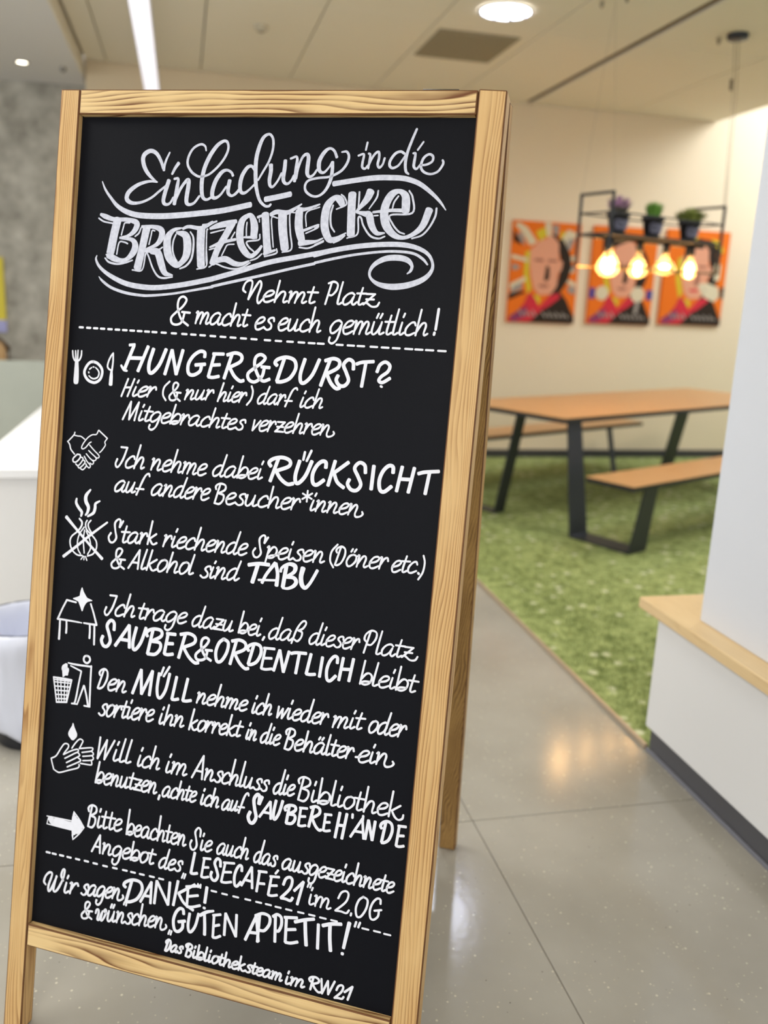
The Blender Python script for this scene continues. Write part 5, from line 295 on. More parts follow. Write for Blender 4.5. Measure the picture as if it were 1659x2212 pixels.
bm = bmesh.new()
for a, b_ in (((1.478, 2.32, 0), (2.4, 7.56, .012)), ((2.4, 2.0, 0), (6.9, 7.56, .012))): bbox(bm, a, b_)
link('turf_base', finish(bm, 'turf_base'), M_turf, tf)
vs, fs = [], []
for i in range(70000):
    u = random.random(); x = 1.48+u*u*3.6+random.random()*.3; y = 2.35+random.random()**1.4*5.15
    if x > 2.4 or y > 2.35:
        h = random.uniform(.008, .02); a = random.random()*2*PI; dx, dy_ = math.cos(a)*.0016, math.sin(a)*.0016; l = random.uniform(-.008, .008); k = len(vs)
        vs += [(x-dx, y-dy_, .011), (x+dx, y+dy_, .011), (x+l, y+random.uniform(-.008, .008), .011+h)]; fs.append((k, k+1, k+2))
me = bpy.data.meshes.new('turf_pile'); me.from_pydata(vs, [], fs); link('turf_pile', me, M_turf, tf, kind='stuff')
box('edging_strip', (1.462, 2.33, 0), (1.476, 7.55, .016), mat('edging_alu', (196, 176, 150), .35, .5, metal=.4), tf, .002)
# ================================================================== CEILING THINGS
t = empty('ceiling_vent', (1.87, 6.12, 3.055), label='square brownish air vent grille flush in the ceiling', cat='vent')
box('vent_frame', (1.60, 5.81, 3.050), (2.14, 6.44, 3.059), mat('vent_tan', (158, 146, 120), .7, .2), t, .002)
for i in range(14): box('vent_slat', (1.62, 5.835+i*.043, 3.044), (2.12, 5.862+i*.043, 3.051), mat('vent_tan', (158, 146, 120)), t, .001)
t = empty('recessed_downlight', (1.866, 5.346, 3.05), label='round recessed downlight with bluish white reflector in the ceiling', cat='ceiling light')
bm = bmesh.new(); lathe(bm, [(.165, .008), (.165, 0), (.15, -.003), (.142, .0), (.142, .006)], (1.866, 5.346, 3.05), 40); link('trim_ring', finish(bm, 'trim_ring', smooth=True), mat('ring_white', (230, 228, 222), .4), t)
bm = bmesh.new(); lathe(bm, [(.142, .004), (.1, .0045), (.001, .005)], (1.866, 5.346, 3.05), 40); link('lamp_diffuser', finish(bm, 'd'), mat('downlight_glow', (250, 250, 255), .3, emit=(236, 240, 255), es=45), t)
for k in range(8):
    a = k*PI/4+.2; P0 = Vector((1.866, 5.346, 3.051)); bar('reflector_fin', P0+Vector((math.cos(a)*.03, math.sin(a)*.03, -.004)), P0+Vector((math.cos(a)*.135, math.sin(a)*.135, -.004)), .024, mat('fin_blue', (120, 135, 190), .3, metal=.3), t, s2=.006)
def small_disc(name, c, r, h, m, label, cat):
    t_ = empty(name, c, label=label, cat=cat); bm = bmesh.new(); R = lathe(bm, [(.001, -h), (r*.7, -h), (r, -h*.5), (r, 0)], c, 24); link('housing', finish(bm, name, smooth=True), m, t_)
    bm = bmesh.new(); lathe(bm, [(r*.3, -h-.004), (r*.3, -h+.001)], c, 12); link('sensor', finish(bm, name), M_skirt, t_); return t_
small_disc('smoke_detector', (.519, 6.181, 3.06), .045, .035, mat('detector_ivory', (200, 190, 166), .5), 'small ivory smoke detector on the ceiling right of the strip light', 'smoke detector')
small_disc('ceiling_sprinkler', (-.825, 7.35, 2.95), .022, .03, mat('sprinkler_grey', (140, 136, 130), .5), 'tiny grey sprinkler head under the lower ceiling on the left', 'sprinkler')
small_disc('ceiling_sprinkler', (2.31, 5.01, 3.06), .012, .03, mat('sprinkler_brown', (150, 140, 118), .5), 'tiny sprinkler head right of the round downlight', 'sprinkler')
small_disc('ceiling_sprinkler', (2.395, 4.88, 3.06), .012, .03, mat('sprinkler_brown', (120, 110, 92), .5), 'tiny sprinkler head cut by the top edge right of the downlight', 'sprinkler')
t = empty('soffit_spotlight', (-1.10, 7.30, 2.95), label='small round warm spotlight in the lower ceiling at the upper left', cat='ceiling light')
bm = bmesh.new(); lathe(bm, [(.052, 0), (.05, -.006), (.036, -.005)], (-1.10, 7.30, 2.95), 24); link('trim_ring', finish(bm, 'r', smooth=True), mat('ring_grey', (168, 160, 150), .5), t)
bm = bmesh.new(); lathe(bm, [(.036, -.004), (.001, -.004)], (-1.10, 7.30, 2.95), 24); link('lamp_diffuser', finish(bm, 'r'), mat('spot_glow', (255, 250, 235), .3, emit=(255, 246, 222), es=5), t)
M_led = mat('led_diffuser', (250, 250, 255), .4, emit=(236, 236, 250), es=.5)
M_prof = mat('light_profile', (206, 206, 212), .35, metal=.3)
ysn = [-.7, 2.0, 4.05, 5.77, 7.45]
names = ['farthest of the hanging strip light segments, over the board', 'hanging strip light segment running out of the top edge', None, None, None]
for i, (y0, y1) in enumerate(zip(ysn[::-1][1:], ysn[::-1])):
    t = empty('linear_light', (-.185, (y0+y1)/2, 2.75), label=('far hanging white strip light segment ending above the board' if i == 0 else 'near hanging white strip light segment cut by the top edge' if i == 1 else 'hanging white strip light segment above the chalkboard front' if i == 2 else 'hanging white strip light segment nearest the viewer'), cat='ceiling light', group='row of hanging strip lights')
    box('light_body', (-.238, y0+.012, 2.757), (-.128, y1-.012, 2.80), M_prof, t, .003)
    box('light_diffuser', (-.232, y0+.02, 2.75), (-.134, y1-.02, 2.757), M_led, t, .002)
    for yy in (y0+.25, y1-.25):
        bm = bmesh.new(); tubebm(bm, [(-.183, yy, 2.80), (-.183, yy, 3.06)], .0015, 6); link('suspension_wire', finish(bm, 'w'), M_prof, t)
# ================================================================== PICTURES ON THE BACK WALL
M_or = mat('print_orange', (222, 108, 20), .7, .2); M_sk = mat('print_skin', (214, 150, 118), .7, .2); M_bk = mat('print_black', (44, 32, 20), .7, .2)
M_rd = mat('print_red', (196, 44, 56), .7, .2); M_ye = mat('print_yellow', (200, 178, 44), .7, .2); M_be = mat('print_beige', (206, 192, 160), .7, .2)
M_gy = mat('print_grey', (150, 140, 130), .7, .2); M_bl = mat('print_blue', (70, 64, 130), .7, .2); M_mg = mat('print_plum', (130, 56, 88), .7, .2); M_sh = mat('print_skin_shade', (150, 96, 76), .7, .2)
face = [(.27,.28),(.38,.19),(.58,.13),(.68,.2),(.70,.36),(.76,.38),(.75,.46),(.70,.5),(.70,.62),(.62,.71),(.45,.72),(.36,.66),(.30,.52),(.27,.4)]
hair = [(.60,.16),(.74,.16),(.86,.3),(.9,.42),(.86,.56),(.78,.66),(.66,.74),(.6,.7),(.70,.6),(.74,.42),(.70,.3)]
coat = [(.5,.84),(.62,.70),(.76,.68),(.86,.76),(.95,.88),(1,.93),(1,1),(.1,1),(.3,.9)]
scarf = [(.30,.69),(.40,.76),(.46,.84),(.60,.72),(.74,.69),(.76,.74),(.62,.82),(.5,.87),(.34,.99),(.02,1),(.02,.97),(.14,.9),(.24,.8)]
yel = [[(.33,.1),(.46,.05),(.5,.13),(.4,.19)],[(.7,.08),(.82,.1),(.78,.17),(.7,.16)],[(.2,.3),(.27,.28),(.27,.5),(.33,.66),(.28,.72),(.2,.52)],[(.8,.26),(.86,.3),(.84,.42),(.79,.38)],[(.36,.72),(.46,.73),(.47,.8),(.41,.8)],[(.72,.6),(.78,.62),(.74,.72),(.7,.7)]]
spk = [[(.02,.04),(.08,.02),(.2,.06),(.36,.2),(.26,.24),(.14,.12)],[(.45,.0),(.55,0),(.56,.14),(.5,.14)],[(.8,.06),(.96,.1),(.74,.24),(.66,.22)],[(.0,.33),(.24,.36),(.24,.4),(0,.37)],[(.72,.34),(.97,.31),(.98,.36),(.74,.38)],[(0,.62),(.22,.54),(.24,.58),(.02,.68)],[(.74,.52),(.98,.58),(.98,.63),(.76,.56)],[(.72,.42),(.9,.42),(.96,.47),(.84,.5)]]
gsp = [[(.06,.12),(.14,.12),(.2,.24),(.12,.2)],[(.56,.03),(.66,.02),(.66,.12),(.6,.14)],[(.8,.16),(.92,.14),(.86,.26),(.78,.28)],[(.02,.42),(.14,.44),(.1,.48),(.02,.48)],[(.82,.4),(.96,.42),(.94,.46),(.84,.46)],[(.06,.64),(.18,.6),(.2,.66),(.02,.72)],[(.86,.62),(.98,.62),(.98,.7),(.88,.68)]]
bsp = [[(0,.09),(.1,.18),(.14,.24),(.02,.2)],[(.56,.12),(.66,.12),(.66,.16),(.58,.17)],[(0,.72),(.2,.68),(.24,.7),(0,.78)]]
eyes = [[(.34,.36),(.47,.36),(.47,.39),(.34,.385)],[(.54,.36),(.68,.365),(.68,.385),(.54,.39)]]
nose = [(.52,.42),(.57,.44),(.58,.54),(.55,.58),(.5,.57)]
mouth = [(.44,.615),(.56,.61),(.58,.63),(.5,.645),(.42,.63)]
def squig(x0, y0, x1, n, a):
    return [[(x0+(x1-x0)*i/n, y0-a*(i % 3 == 0)), (x0+(x1-x0)*i/n+.02, y0-a*(i % 3 == 0)), (x0+(x1-x0)*(i+1)/n+.01, y0+a*(i % 2)), (x0+(x1-x0)*(i+1)/n-.01, y0+a*(i % 2)+.012)] for i in range(n)]
def circ(x, y, rx, ry): return [(x+rx*math.cos(k*PI/8), y+ry*math.sin(k*PI/8)) for k in range(16)]
def poster(x0, x1, zt, zb, kind, label):
    root = empty('wall_picture', ((x0+x1)/2, 7.545, zb), label=label, cat='picture', group='orange pop art portraits on the cream wall')
    box('canvas', (x0, 7.53, zb), (x1, 7.559, zt), M_or, root, .002)
    mats = [M_bk, M_sk, M_rd, M_ye, M_be, M_gy, M_bl, M_mg, M_sh]; me = bpy.data.meshes.new('portrait_print'); V, F, MI = [], [], []
    lay = [0]
    def poly(p, mi):
        k = len(V); lay[0] += 1; yy = 7.5292-lay[0]*.00012
        for u, v in p: V.append((x0+min(max(u, .004), .996)*(x1-x0), yy, zt-min(max(v, .004), .996)*(zt-zb)))
        F.append(list(range(k, k+len(p)))); MI.append(mi)
    for p in yel: poly(p, 3)
    if kind == 0:
        for p in spk: poly(p, 4)
        for p in gsp: poly(p, 5)
        for p in bsp: poly(p, 0)
    elif kind == 1:
        poly([(.14,.12),(.3,.08),(.5,.06),(.66,.14),(.28,.22),(.22,.42),(.16,.34)], 0); poly([(.0,.63),(.09,.63),(.09,.74),(0,.74)], 6); poly([(.9,.63),(1,.63),(1,.73),(.9,.73)], 6)
        poly([(.72,.2),(.82,.26),(.92,.44),(.86,.46),(.76,.34)], 3)
    else:
        poly([(.3,.14),(.5,.08),(.72,.1),(.86,.16),(.9,.24),(.3,.22)], 0); poly([(.7,.08),(.84,.1),(.92,.2),(.88,.22),(.78,.15)], 3)
    poly(hair, 0); poly(face, 1); poly(coat, 0); poly(scarf, 2); poly([(.02,.95),(.2,.86),(.3,.84),(.26,.94),(.1,1)], 7)
    for p in eyes: poly(p, 8)
    poly(nose, 0 if kind < 2 else 8); poly(mouth, 8 if kind < 2 else 2)
    if kind == 1: poly(circ(.2, .68, .1, .075), 4); poly(circ(.76, .68, .11, .08), 4); poly([(.74,.76),(.8,.76),(.78,.88),(.72,.88)], 5)
    if kind == 2: poly([(.56,.56),(.7,.54),(.9,.58),(.93,.68),(.86,.74),(.7,.7),(.62,.64)], 4); poly([(.93,.58),(1,.58),(1,.7),(.94,.7)], 0); poly([(.8,.34),(.9,.34),(.9,.5),(.82,.52)], 4); poly(squig(.66,.62,.84,5,.01)[0], 5)
    for q in squig(.16, .9, .42, 8, .03)+squig(.5, .91, .9, 12, .026): poly(q, 5)
    me.from_pydata(V, [], F); 
    for p, mi in zip(me.polygons, MI): p.material_index = mi
    o = link('portrait_print', me, mats, root); return root
poster(2.83, 3.475, 2.113, 1.245, 0, 'orange portrait with pale rays around the face, leftmost of three')
poster(3.60, 4.235, 2.113, 1.258, 1, 'orange portrait with two pale discs at the shoulders, middle of three')
poster(4.325, 4.967, 2.125, 1.275, 2, 'orange portrait with a pale hand by the red lips, rightmost of three')
t = empty('yellow_notice', (-1.75, 7.95, 1.0), label='yellow notice with a lavender band on the concrete wall at the left edge', cat='sign')
box('notice_board', (-2.1, 7.935, .995), (-1.425, 7.957, 1.6), mat('notice_yellow', (226, 208, 70), .6), t, .003)
box('notice_band', (-2.1, 7.930, .995), (-1.42, 7.936, 1.095), mat('notice_lavender', (176, 176, 222), .6), t, .001)
# pale green glass screen in front of the concrete wall
t = empty('glass_screen', (-2.4, 6.2, 0), label='low pale green glass screen before the grey concrete wall', cat='screen')
box('glass_pane', (-4.5, 6.20, .03), (-.80, 6.216, .903), mat('frosted_green_glass', (172, 176, 164), .35, .5, var=.12, vs=4), t, .002)
box('foot_rail', (-4.5, 6.18, 0), (-.80, 6.236, .035), M_skirt, t, .003)
# wooden chair beyond the desk, only its back shows
t = empty('wooden_chair', (-1.45, 6.9, 0), label='wooden chair with dark rimmed back at the far left edge', cat='chair')
W_ch = wood('chair_wood', (196, 160, 112), (176, 138, 92), (130, 96, 60), thr=.3)
bm = bmesh.new(); bbox(bm, (-1.56, 6.88, .83), (-1.25, 6.90, .99)); me = finish(bm, 'b', .02, 3); grainattr(me, None, ((1, 0, 0), (0, 0, 1), (0, 1, 0))); link('backrest', me, W_ch, t)
bm = bmesh.new(); tubebm(bm, [(-1.66, 6.89, .45), (-1.65, 6.89, .95), (-1.59, 6.89, 1.0), (-1.29, 6.89, 1.0), (-1.235, 6.89, .94), (-1.23, 6.89, .84), (-1.24, 6.89, .45)], .016, 10); link('back_frame', finish(bm, 'b', smooth=True), mat('chair_dark', (84, 66, 50), .5), t)
bm = bmesh.new(); bbox(bm, (-1.67, 6.48, .44), (-1.27, 6.9, .47)); me = finish(bm, 's', .008, 2); grainattr(me, None, ((1, 0, 0), (0, 1, 0), (0, 0, 1))); link('seat', me, W_ch, t)
for x in (-1.65, -1.29):
    for y in (6.5, 6.88): bm = bmesh.new(); tubebm(bm, [(x, y, 0), (x, y, .44)], .015, 8); link('leg', finish(bm, 'l', smooth=True), MATS['chair_dark'], t)
# ================================================================== DESK AND BIN ON THE LEFT
M_desk = mat('desk_white', (232, 231, 229), .5, .3)
t = empty('white_desk', (-.15, 4.2, 0), label='white box-shaped desk behind the board on the left', cat='desk')
box('worktop', (-.755, 3.29, .715), (.45, 5.6, .75), mat('worktop_white', (244, 244, 244), .45, .35), t, .003)
box('front_panel', (-.745, 3.31, 0), (.44, 3.335, .714), M_desk, t, .002)
for x in (-.745, .415): box('side_panel', (x, 3.336, 0), (x+.025, 5.58, .714), M_desk, t, .002)
bc = (-.47, 2.72, 0)
t = empty('waste_bin', bc, label='dark waste bin lined with a white plastic bag in front of the white desk', cat='bin')
bm = bmesh.new(); R0 = lathe(bm, [(.001, 0), (.115, 0), (.12, .01), (.158, .36), (.162, .37), (.154, .37), (.148, .35), (.112, .02), (.001, .02)], bc, 40); link('bin_body', finish(bm, 'b', smooth=True), mat('bin_black', (30, 32, 38), .4), t)
def bj(a, z): return .015+.085*abs(mnoise.noise(Vector((math.cos(a)*2.6, math.sin(a)*2.6, z*8))))+.05*abs(mnoise.noise(Vector((math.cos(a)*9, math.sin(a)*9, z*13))))+.012*math.sin(a*11+z*30)**2
def bji(a, z): return -.5*bj(a, z)
bm = bmesh.new()
outer = [(.118, .045), (.134, .05), (.146, .075), (.150, .12), (.154, .18), (.160, .25), (.166, .30), (.172, .335), (.174, .36), (.168, .385), (.158, .394)]
inner = [(.158, .394), (.150, .386), (.146, .35), (.138, .28), (.122, .18), (.09, .12), (.001, .10)]
lathe(bm, outer, bc, 128, bj); lathe(bm, inner, bc, 128, bji)
for v in bm.verts:
    if v.co.z < .09: v.co.z += .012*math.sin(math.atan2(v.co.y-bc[1], v.co.x-bc[0])*5)
mb = mat('plastic_bag', (222, 226, 240), .35, .4, bump=(40, .5)); mb.node_tree.nodes['Principled BSDF'].inputs['Subsurface Weight'].default_value = .0
link('bag_liner', finish(bm, 'bag', smooth=True), mb, t)
# ================================================================== PICNIC TABLE
ang = math.radians(26.5); T_ = Vector((math.cos(ang), math.sin(ang), 0)); S_ = Vector((-math.sin(ang), math.cos(ang), 0))
def ts(a, b_, z): return T_*a+S_*b_+Vector((0, 0, z))
W_tab = wood('oiled_table_wood', (204, 158, 106), (190, 142, 90), (166, 116, 70), K=.9, amp=.35, thr=.25, rough=.38, patch=.3)
t = empty('picnic_table', ts(5.5, 3.7, 0), label='wood topped picnic table with attached benches and bent black steel legs', cat='table')
def slab(name, t0, t1, s0, s1, z0, z1, m, parent, grain=True, bev=.002):
    pts = [ts(a, b_, z) for z in (z0, z1) for a, b_ in ((t0, s0), (t1, s0), (t1, s1), (t0, s1))]
    return hexa(name, pts, m, parent, bev, ax=(T_, S_, Vector((0, 0, 1))) if grain else None)
slab('tabletop', 4.15, 6.95, 3.325, 4.26, .742, .75, W_tab, t); slab('tabletop_edge', 4.15, 6.95, 3.325, 4.26, .715, .7415, M_black, t, False)
for s0, s1 in ((2.76, 3.09), (4.44, 4.76)):
    slab('bench_seat', 4.10, 6.62, s0, s1, .435, .443, W_tab, t); slab('bench_edge', 4.10, 6.62, s0, s1, .41, .4345, M_black, t, False)
M_leg = mat('leg_steel', (40, 43, 50), .38, .5)
def bent(tc, path, wd=.13, th=.012, foot=None):
    bm = bmesh.new(); rows = []
    n = len(path)
    for i, (s, z) in enumerate(path):
        p0 = Vector(path[max(i-1, 0)]); p1 = Vector(path[min(i+1, n-1)]); d = (p1-p0).normalized(); nr = Vector((-d.y, d.x))*th/2
        k = 1/max(.6, abs((Vector(path[i])-p0).normalized().dot(d))) if 0 < i < n-1 else 1
        ww = (foot or (wd, .17, .17, wd))[i]
        rows.append([bm.verts.new(ts(tc+a*ww/2, s+e*nr.x*k, z+e*nr.y*k)) for a, e in ((-1, -1), (1, -1), (1, 1), (-1, 1))])
    for A, B in zip(rows, rows[1:]):
        for j in range(4): bm.faces.new((A[j], A[(j+1) % 4], B[(j+1) % 4], B[j]))
    bm.faces.new(rows[0]); bm.faces.new(rows[-1][::-1])
    return link('leg', finish(bm, 'leg', .0015), M_leg, t)
for tc in (4.30, 6.22):
    bent(tc, [(3.37, .715), (3.26, .019), (2.83, .019), (2.78, .41)])
    bent(tc, [(3.80, .715), (3.94, .019), (4.40, .019), (4.50, .41)], .09, foot=(.09, .10, .10, .07) if tc < 5 else (.17, .17, .06, .06))
# ================================================================== HANGING PLANT SHELF LAMP
cen = Vector((2.845, 5.13, 0)); la = math.radians(18.8); LX = Vector((math.cos(la), math.sin(la), 0)); LY = Vector((-math.sin(la), math.cos(la), 0))
def lf(a, b_, z): return cen+LX*a+LY*b_+Vector((0, 0, z))
t = empty('hanging_shelf_lamp', lf(0, 0, 1.64), label='black hanging metal frame lamp with plant shelf and four glowing bulbs', cat='lamp')
x0, x1, hw = -.50, .475, .13; q = .016
for a in (x0, x1):
    for b_ in (-hw, hw): bar('post', lf(a, b_, 1.635), lf(a, b_, 2.055), q, M_black, t)
    for z in (2.047, 1.94, 1.82): bar('end_rail', lf(a, -hw, z), lf(a, hw, z), q if z > 2 else .010, M_black, t)
for b_ in (-hw, hw):
    for z, s in ((1.94, .008), (1.82, .014), (1.64, .012)): bar('side_rail', lf(x0, b_, z), lf(x1, b_, z), s, M_black if z > 1.7 else mat('bulb_lit_rail', (120, 96, 60), .35, metal=.6), t)  # bottom rails: warm glow of the bulbs put into the black rail's colour
bar('shelf', lf(x0, 0, 1.823), lf(x1, 0, 1.823), .2, mat('shelf_dark', (52, 42, 34), .6), t, s2=.012)
bar('lamp_bar', lf(x0, 0, 1.808), lf(x1, 0, 1.808), .022, M_black, t)
M_glow = mat('filament_glow', (255, 190, 110), .3, emit=(255, 206, 140), es=42)
def glass_mat():
    m = bpy.data.materials.new('amber_glass'); m.use_nodes = True; nt = m.node_tree; N = nt.nodes; N.remove(N['Principled BSDF'])
    a = N.new('ShaderNodeBsdfTransparent'); a.inputs[0].default_value = (1.0, .92, .78, 1); g = N.new('ShaderNodeBsdfGlossy'); g.inputs['Roughness'].default_value = .05
    tr = N.new('ShaderNodeBsdfTranslucent'); tr.inputs[0].default_value = (1, .8, .5, 1)
    m1 = N.new('ShaderNodeMixShader'); m1.inputs[0].default_value = .22; nt.links.new(a.outputs[0], m1.inputs[1]); nt.links.new(tr.outputs[0], m1.inputs[2])
    mx = N.new('ShaderNodeMixShader'); lw = N.new('ShaderNodeLayerWeight'); lw.inputs[0].default_value = .25; nt.links.new(lw.outputs['Fresnel'], mx.inputs[0]); nt.links.new(m1.outputs[0], mx.inputs[1]); nt.links.new(g.outputs[0], mx.inputs[2]); nt.links.new(mx.outputs[0], N['Material Output'].inputs[0]); return m
M_glass = glass_mat()
shapes = [[(.016,.0),(.022,-.02),(.05,-.06),(.07,-.10),(.066,-.135),(.04,-.16),(.001,-.168)], [(.016,0),(.02,-.03),(.045,-.07),(.062,-.11),(.055,-.14),(.03,-.158),(.001,-.162)], [(.016,0),(.025,-.03),(.05,-.055),(.072,-.085),(.07,-.11),(.04,-.128),(.001,-.132)], [(.016,0),(.02,-.02),(.036,-.06),(.046,-.095),(.04,-.125),(.02,-.142),(.001,-.146)]]
for i, (a, pr) in enumerate(zip((-.36, -.105, .131, .367), shapes)):
    c = lf(a, 0, 1.752)
    bm = bmesh.new(); lathe(bm, [(.001, .05), (.02, .05), (.022, .03), (.022, -.004), (.001, -.004)], c, 20); so = link('lamp_socket', finish(bm, 's', smooth=True), M_black, t)
    bm = bmesh.new(); lathe(bm, pr, c-Vector((0, 0, .003)), 28); gl = link('glass_bulb', finish(bm, 'g', smooth=True), M_glass, t, label='%s clear amber glowing bulb' % ('largest', 'teardrop', 'squat', 'slim')[i])
    fz = [z for r, z in pr if r == max(p[0] for p in pr)][0]; fr = (.036, .022, .03, .022)[i]; fh = (.045, .04, .016, .045)[i]
    bm = bmesh.new(); lathe(bm, [(.001, fh)]+[(fr*math.sin(k*PI/8), fh*math.cos(k*PI/8)) for k in range(1, 8)]+[(.001, -fh)], c+Vector((0, 0, fz)), 20); link('filament', finish(bm, 'f', smooth=True), M_glow, gl)
t2 = empty('ceiling_canopy', (3.34, 5.263, 3.06), label='round black ceiling canopy holding the cables of the shelf lamp', cat='lamp fitting')
bm = bmesh.new(); lathe(bm, [(.001, -.03), (.06, -.03), (.064, -.024), (.064, 0)], (3.34, 5.263, 3.06), 32); link('canopy_disc', finish(bm, 'c', smooth=True), M_black, t2)
M_wire = mat('steel_wire', (150, 140, 120), .4, metal=.5)
for b_, w_ in ((-hw, .012), (-hw+.012, -.018)):
    bm = bmesh.new(); p = Vector((3.34+w_, 5.263, 3.03)); qd = lf(x1, b_, 2.055); tubebm(bm, [p, p.lerp(qd, .35)+Vector((.012, 0, 0)), p.lerp(qd, .7)+Vector((.006, 0, 0)), qd], .0022, 6); link('suspension_cable', finish(bm, 'c', smooth=True), M_wire, t)
for b_ in (-hw, hw):
    bm = bmesh.new(); tubebm(bm, [lf(x0, b_, 2.055), lf(x0, 0, 3.058)], .0007, 6); link('suspension_cable', finish(bm, 'c'), M_wire, t)
small_disc('cable_hook', (3.28, 5.37, 3.06), .012, .035, mat('hook_tan', (140, 128, 104), .5), 'small brownish ceiling hook left of the lamp canopy', 'hook')
gp = Vector((3.34, 5.263, 3.03)).lerp(lf(x1, -hw, 2.055), .27)
bm = bmesh.new(); tubebm(bm, [gp+Vector((-.02, 0, .03)), gp+Vector((-.02, 0, -.03))], [.012, .009], 10); link('cable_grip', finish(bm, 'g', smooth=True), mat('grip_brown', (110, 98, 78), .5), t)
M_pot = mat('pot_black', (40, 38, 40), .5); M_chalk = mat('pot_chalk', (150, 150, 172), .8)
def pot(a, z0, kind, label):
    c = lf(a, -.02, z0); r = empty('potted_plant', c, label=label, cat='plant', group='potted plants on the hanging shelf')
    bm = bmesh.new(); lathe(bm, [(.001, 0), (.042, 0), (.045, .004), (.062, .10), (.068, .10), (.07, .105), (.07, .122), (.062, .122), (.058, .10), (.001, .10)], c, 32); link('flower_pot', finish(bm, 'p', smooth=True), M_pot, r)
    bm = bmesh.new(); rnd = random.Random(kind)
    for k in range(9):                                        # chalk squiggles on the pot
        a0 = -PI/2+la-1.0+k*.22; pts = []
        for j in range(5):
            zz = .025+j*.014; rr = .042+.02*zz/.1+.0035; aa = a0+.08*math.sin(j*2+k); pts.append(c+Vector((math.cos(aa)*rr, math.sin(aa)*rr, zz)))
        tubebm(bm, pts, .003, 4)
    link('chalk_pattern', finish(bm, 'c'), M_chalk, r)
    bm = bmesh.new(); top = c+Vector((0, 0, .10))
    n = (420, 200, 420)[kind]; cols = []
    for k in range(n):
        th = rnd.random()*2*PI; sp = (.085, .07, .12)[kind]*math.sqrt(rnd.random()); h = rnd.uniform(.5, 1)*(.13, .125, .115)[kind]*(1-.25*(sp/.1)**2)
        b0 = top+Vector((math.cos(th)*sp*.35, math.sin(th)*sp*.35, 0)); b1 = top+Vector((math.cos(th)*sp, math.sin(th)*sp, h)); mid = b0.lerp(b1, .5)+Vector((0, 0, .012)); wv = Vector((-math.sin(th), math.cos(th), 0))*(.004, .005, .007)[kind]
        v = [bm.verts.new(x) for x in (b0-wv, b0+wv, mid+wv*1.2, mid-wv*1.2, b1)]
        f1 = bm.faces.new((v[0], v[1], v[2], v[3])); f2 = bm.faces.new((v[3], v[2], v[4]))
        if kind == 0 and rnd.random() < .8: f2.material_index = 1
        if kind == 2 and rnd.random() < .5: f1.material_index = f2.material_index = 1
    ms = [[mat('stem_green', (84, 80, 66), .7), mat('heather_purple', (182, 140, 172), .8)], [mat('grass_green', (104, 150, 60), .7)], [mat('leaf_olive', (124, 134, 66), .7), mat('leaf_light', (156, 166, 92), .7)]][kind]
    link('foliage', finish(bm, 'f'), ms, r, kind='stuff')
pot(-.335, 1.83, 0, 'dusty purple heather in a black pot, left on the hanging shelf')
pot(-.037, 1.83, 1, 'spiky green grass plant in a black pot, middle of the hanging shelf')
pot(.295, 1.83, 2, 'bushy olive green plant in a black pot, right on the hanging shelf')
# ================================================================== THE A-FRAME CHALKBOARD
BO = Vector((-0.16868192, 1.77019949, 1.69040589)); BC = Vector((0.87696999, -0.48054515, 0)); BD = Vector((-0.08446914, -0.1541518, -0.98442988)); BN = Vector((0.473063, 0.86331546, -0.17577774))
def bp(u, v, d): return BO+BC*u+BD*v+BN*d
W_pine = wood('flamed_pine', (224, 190, 134), (204, 158, 96), (138, 88, 40), K=1.9, amp=1.35, thr=.66, rough=.5, patch=.46, wave=.6)
mat('scorched_edge', (110, 72, 40), .6, .3, var=.55, vs=16)
W_pine2 = wood('flamed_pine_strong', (232, 202, 146), (214, 172, 108), (112, 66, 30), K=1.15, amp=.8, thr=1.0, rough=.5, patch=.24, wave=.8)
W_pined = wood('flamed_pine_dark', (206, 164, 98), (168, 126, 70), (84, 52, 28), K=1.8, amp=.9, thr=.8, rough=.55, patch=.45, wave=.5)
foot = bp(.36, 1.70, 0); foot.z = 0
bd = empty('a_frame_chalkboard', foot, label='tall wooden A-frame chalkboard with white German hand lettering and icons', cat='signboard')
d0, d1 = -.0125, .0225
def member(name, c4, m, ax, seed, dd=(d0, d1), parent=bd, bev=.0025, **k):
    """c4: four (u, v) corners of the face"""
    pts = [bp(u, v, dd[0]) for u, v in c4]+[bp(u, v, dd[1]) for u, v in c4]
    return hexa(name, pts, m, parent, bev, ax=ax, seed=seed, scorch=bev > 0, **k)
def footv(u, d):  # v where the point reaches the floor
    p = bp(u, 0, d); return -p.z/BD.z
AXV = (BD, BC, BN); AXH = (BC, BD, BN)
def stile(u0, u1, vt0, vt1, seed):
    pts = [bp(u0, vt0, d0), bp(u1, vt1, d0), bp(u1, footv(u1, d0), d0), bp(u0, footv(u0, d0), d0), bp(u0, vt0, d1), bp(u1, vt1, d1), bp(u1, footv(u1, d1), d1), bp(u0, footv(u0, d1), d1)]
    return hexa('stile', pts, W_pine, bd, .0025, ax=AXV, seed=seed, scorch=True)
stile(-.040, -.0004, -.049, -.048, 1); stile(.7195, .765, -.034, -.031, 2)
member('rail', [(0, -.048), (.719, -.0325), (.719, .006), (0, -.0042)], W_pine2, AXH, 5)
member('rail', [(0, 1.5), (.719, 1.502), (.719, 1.543), (0, 1.543)], W_pine2, AXH, 4)
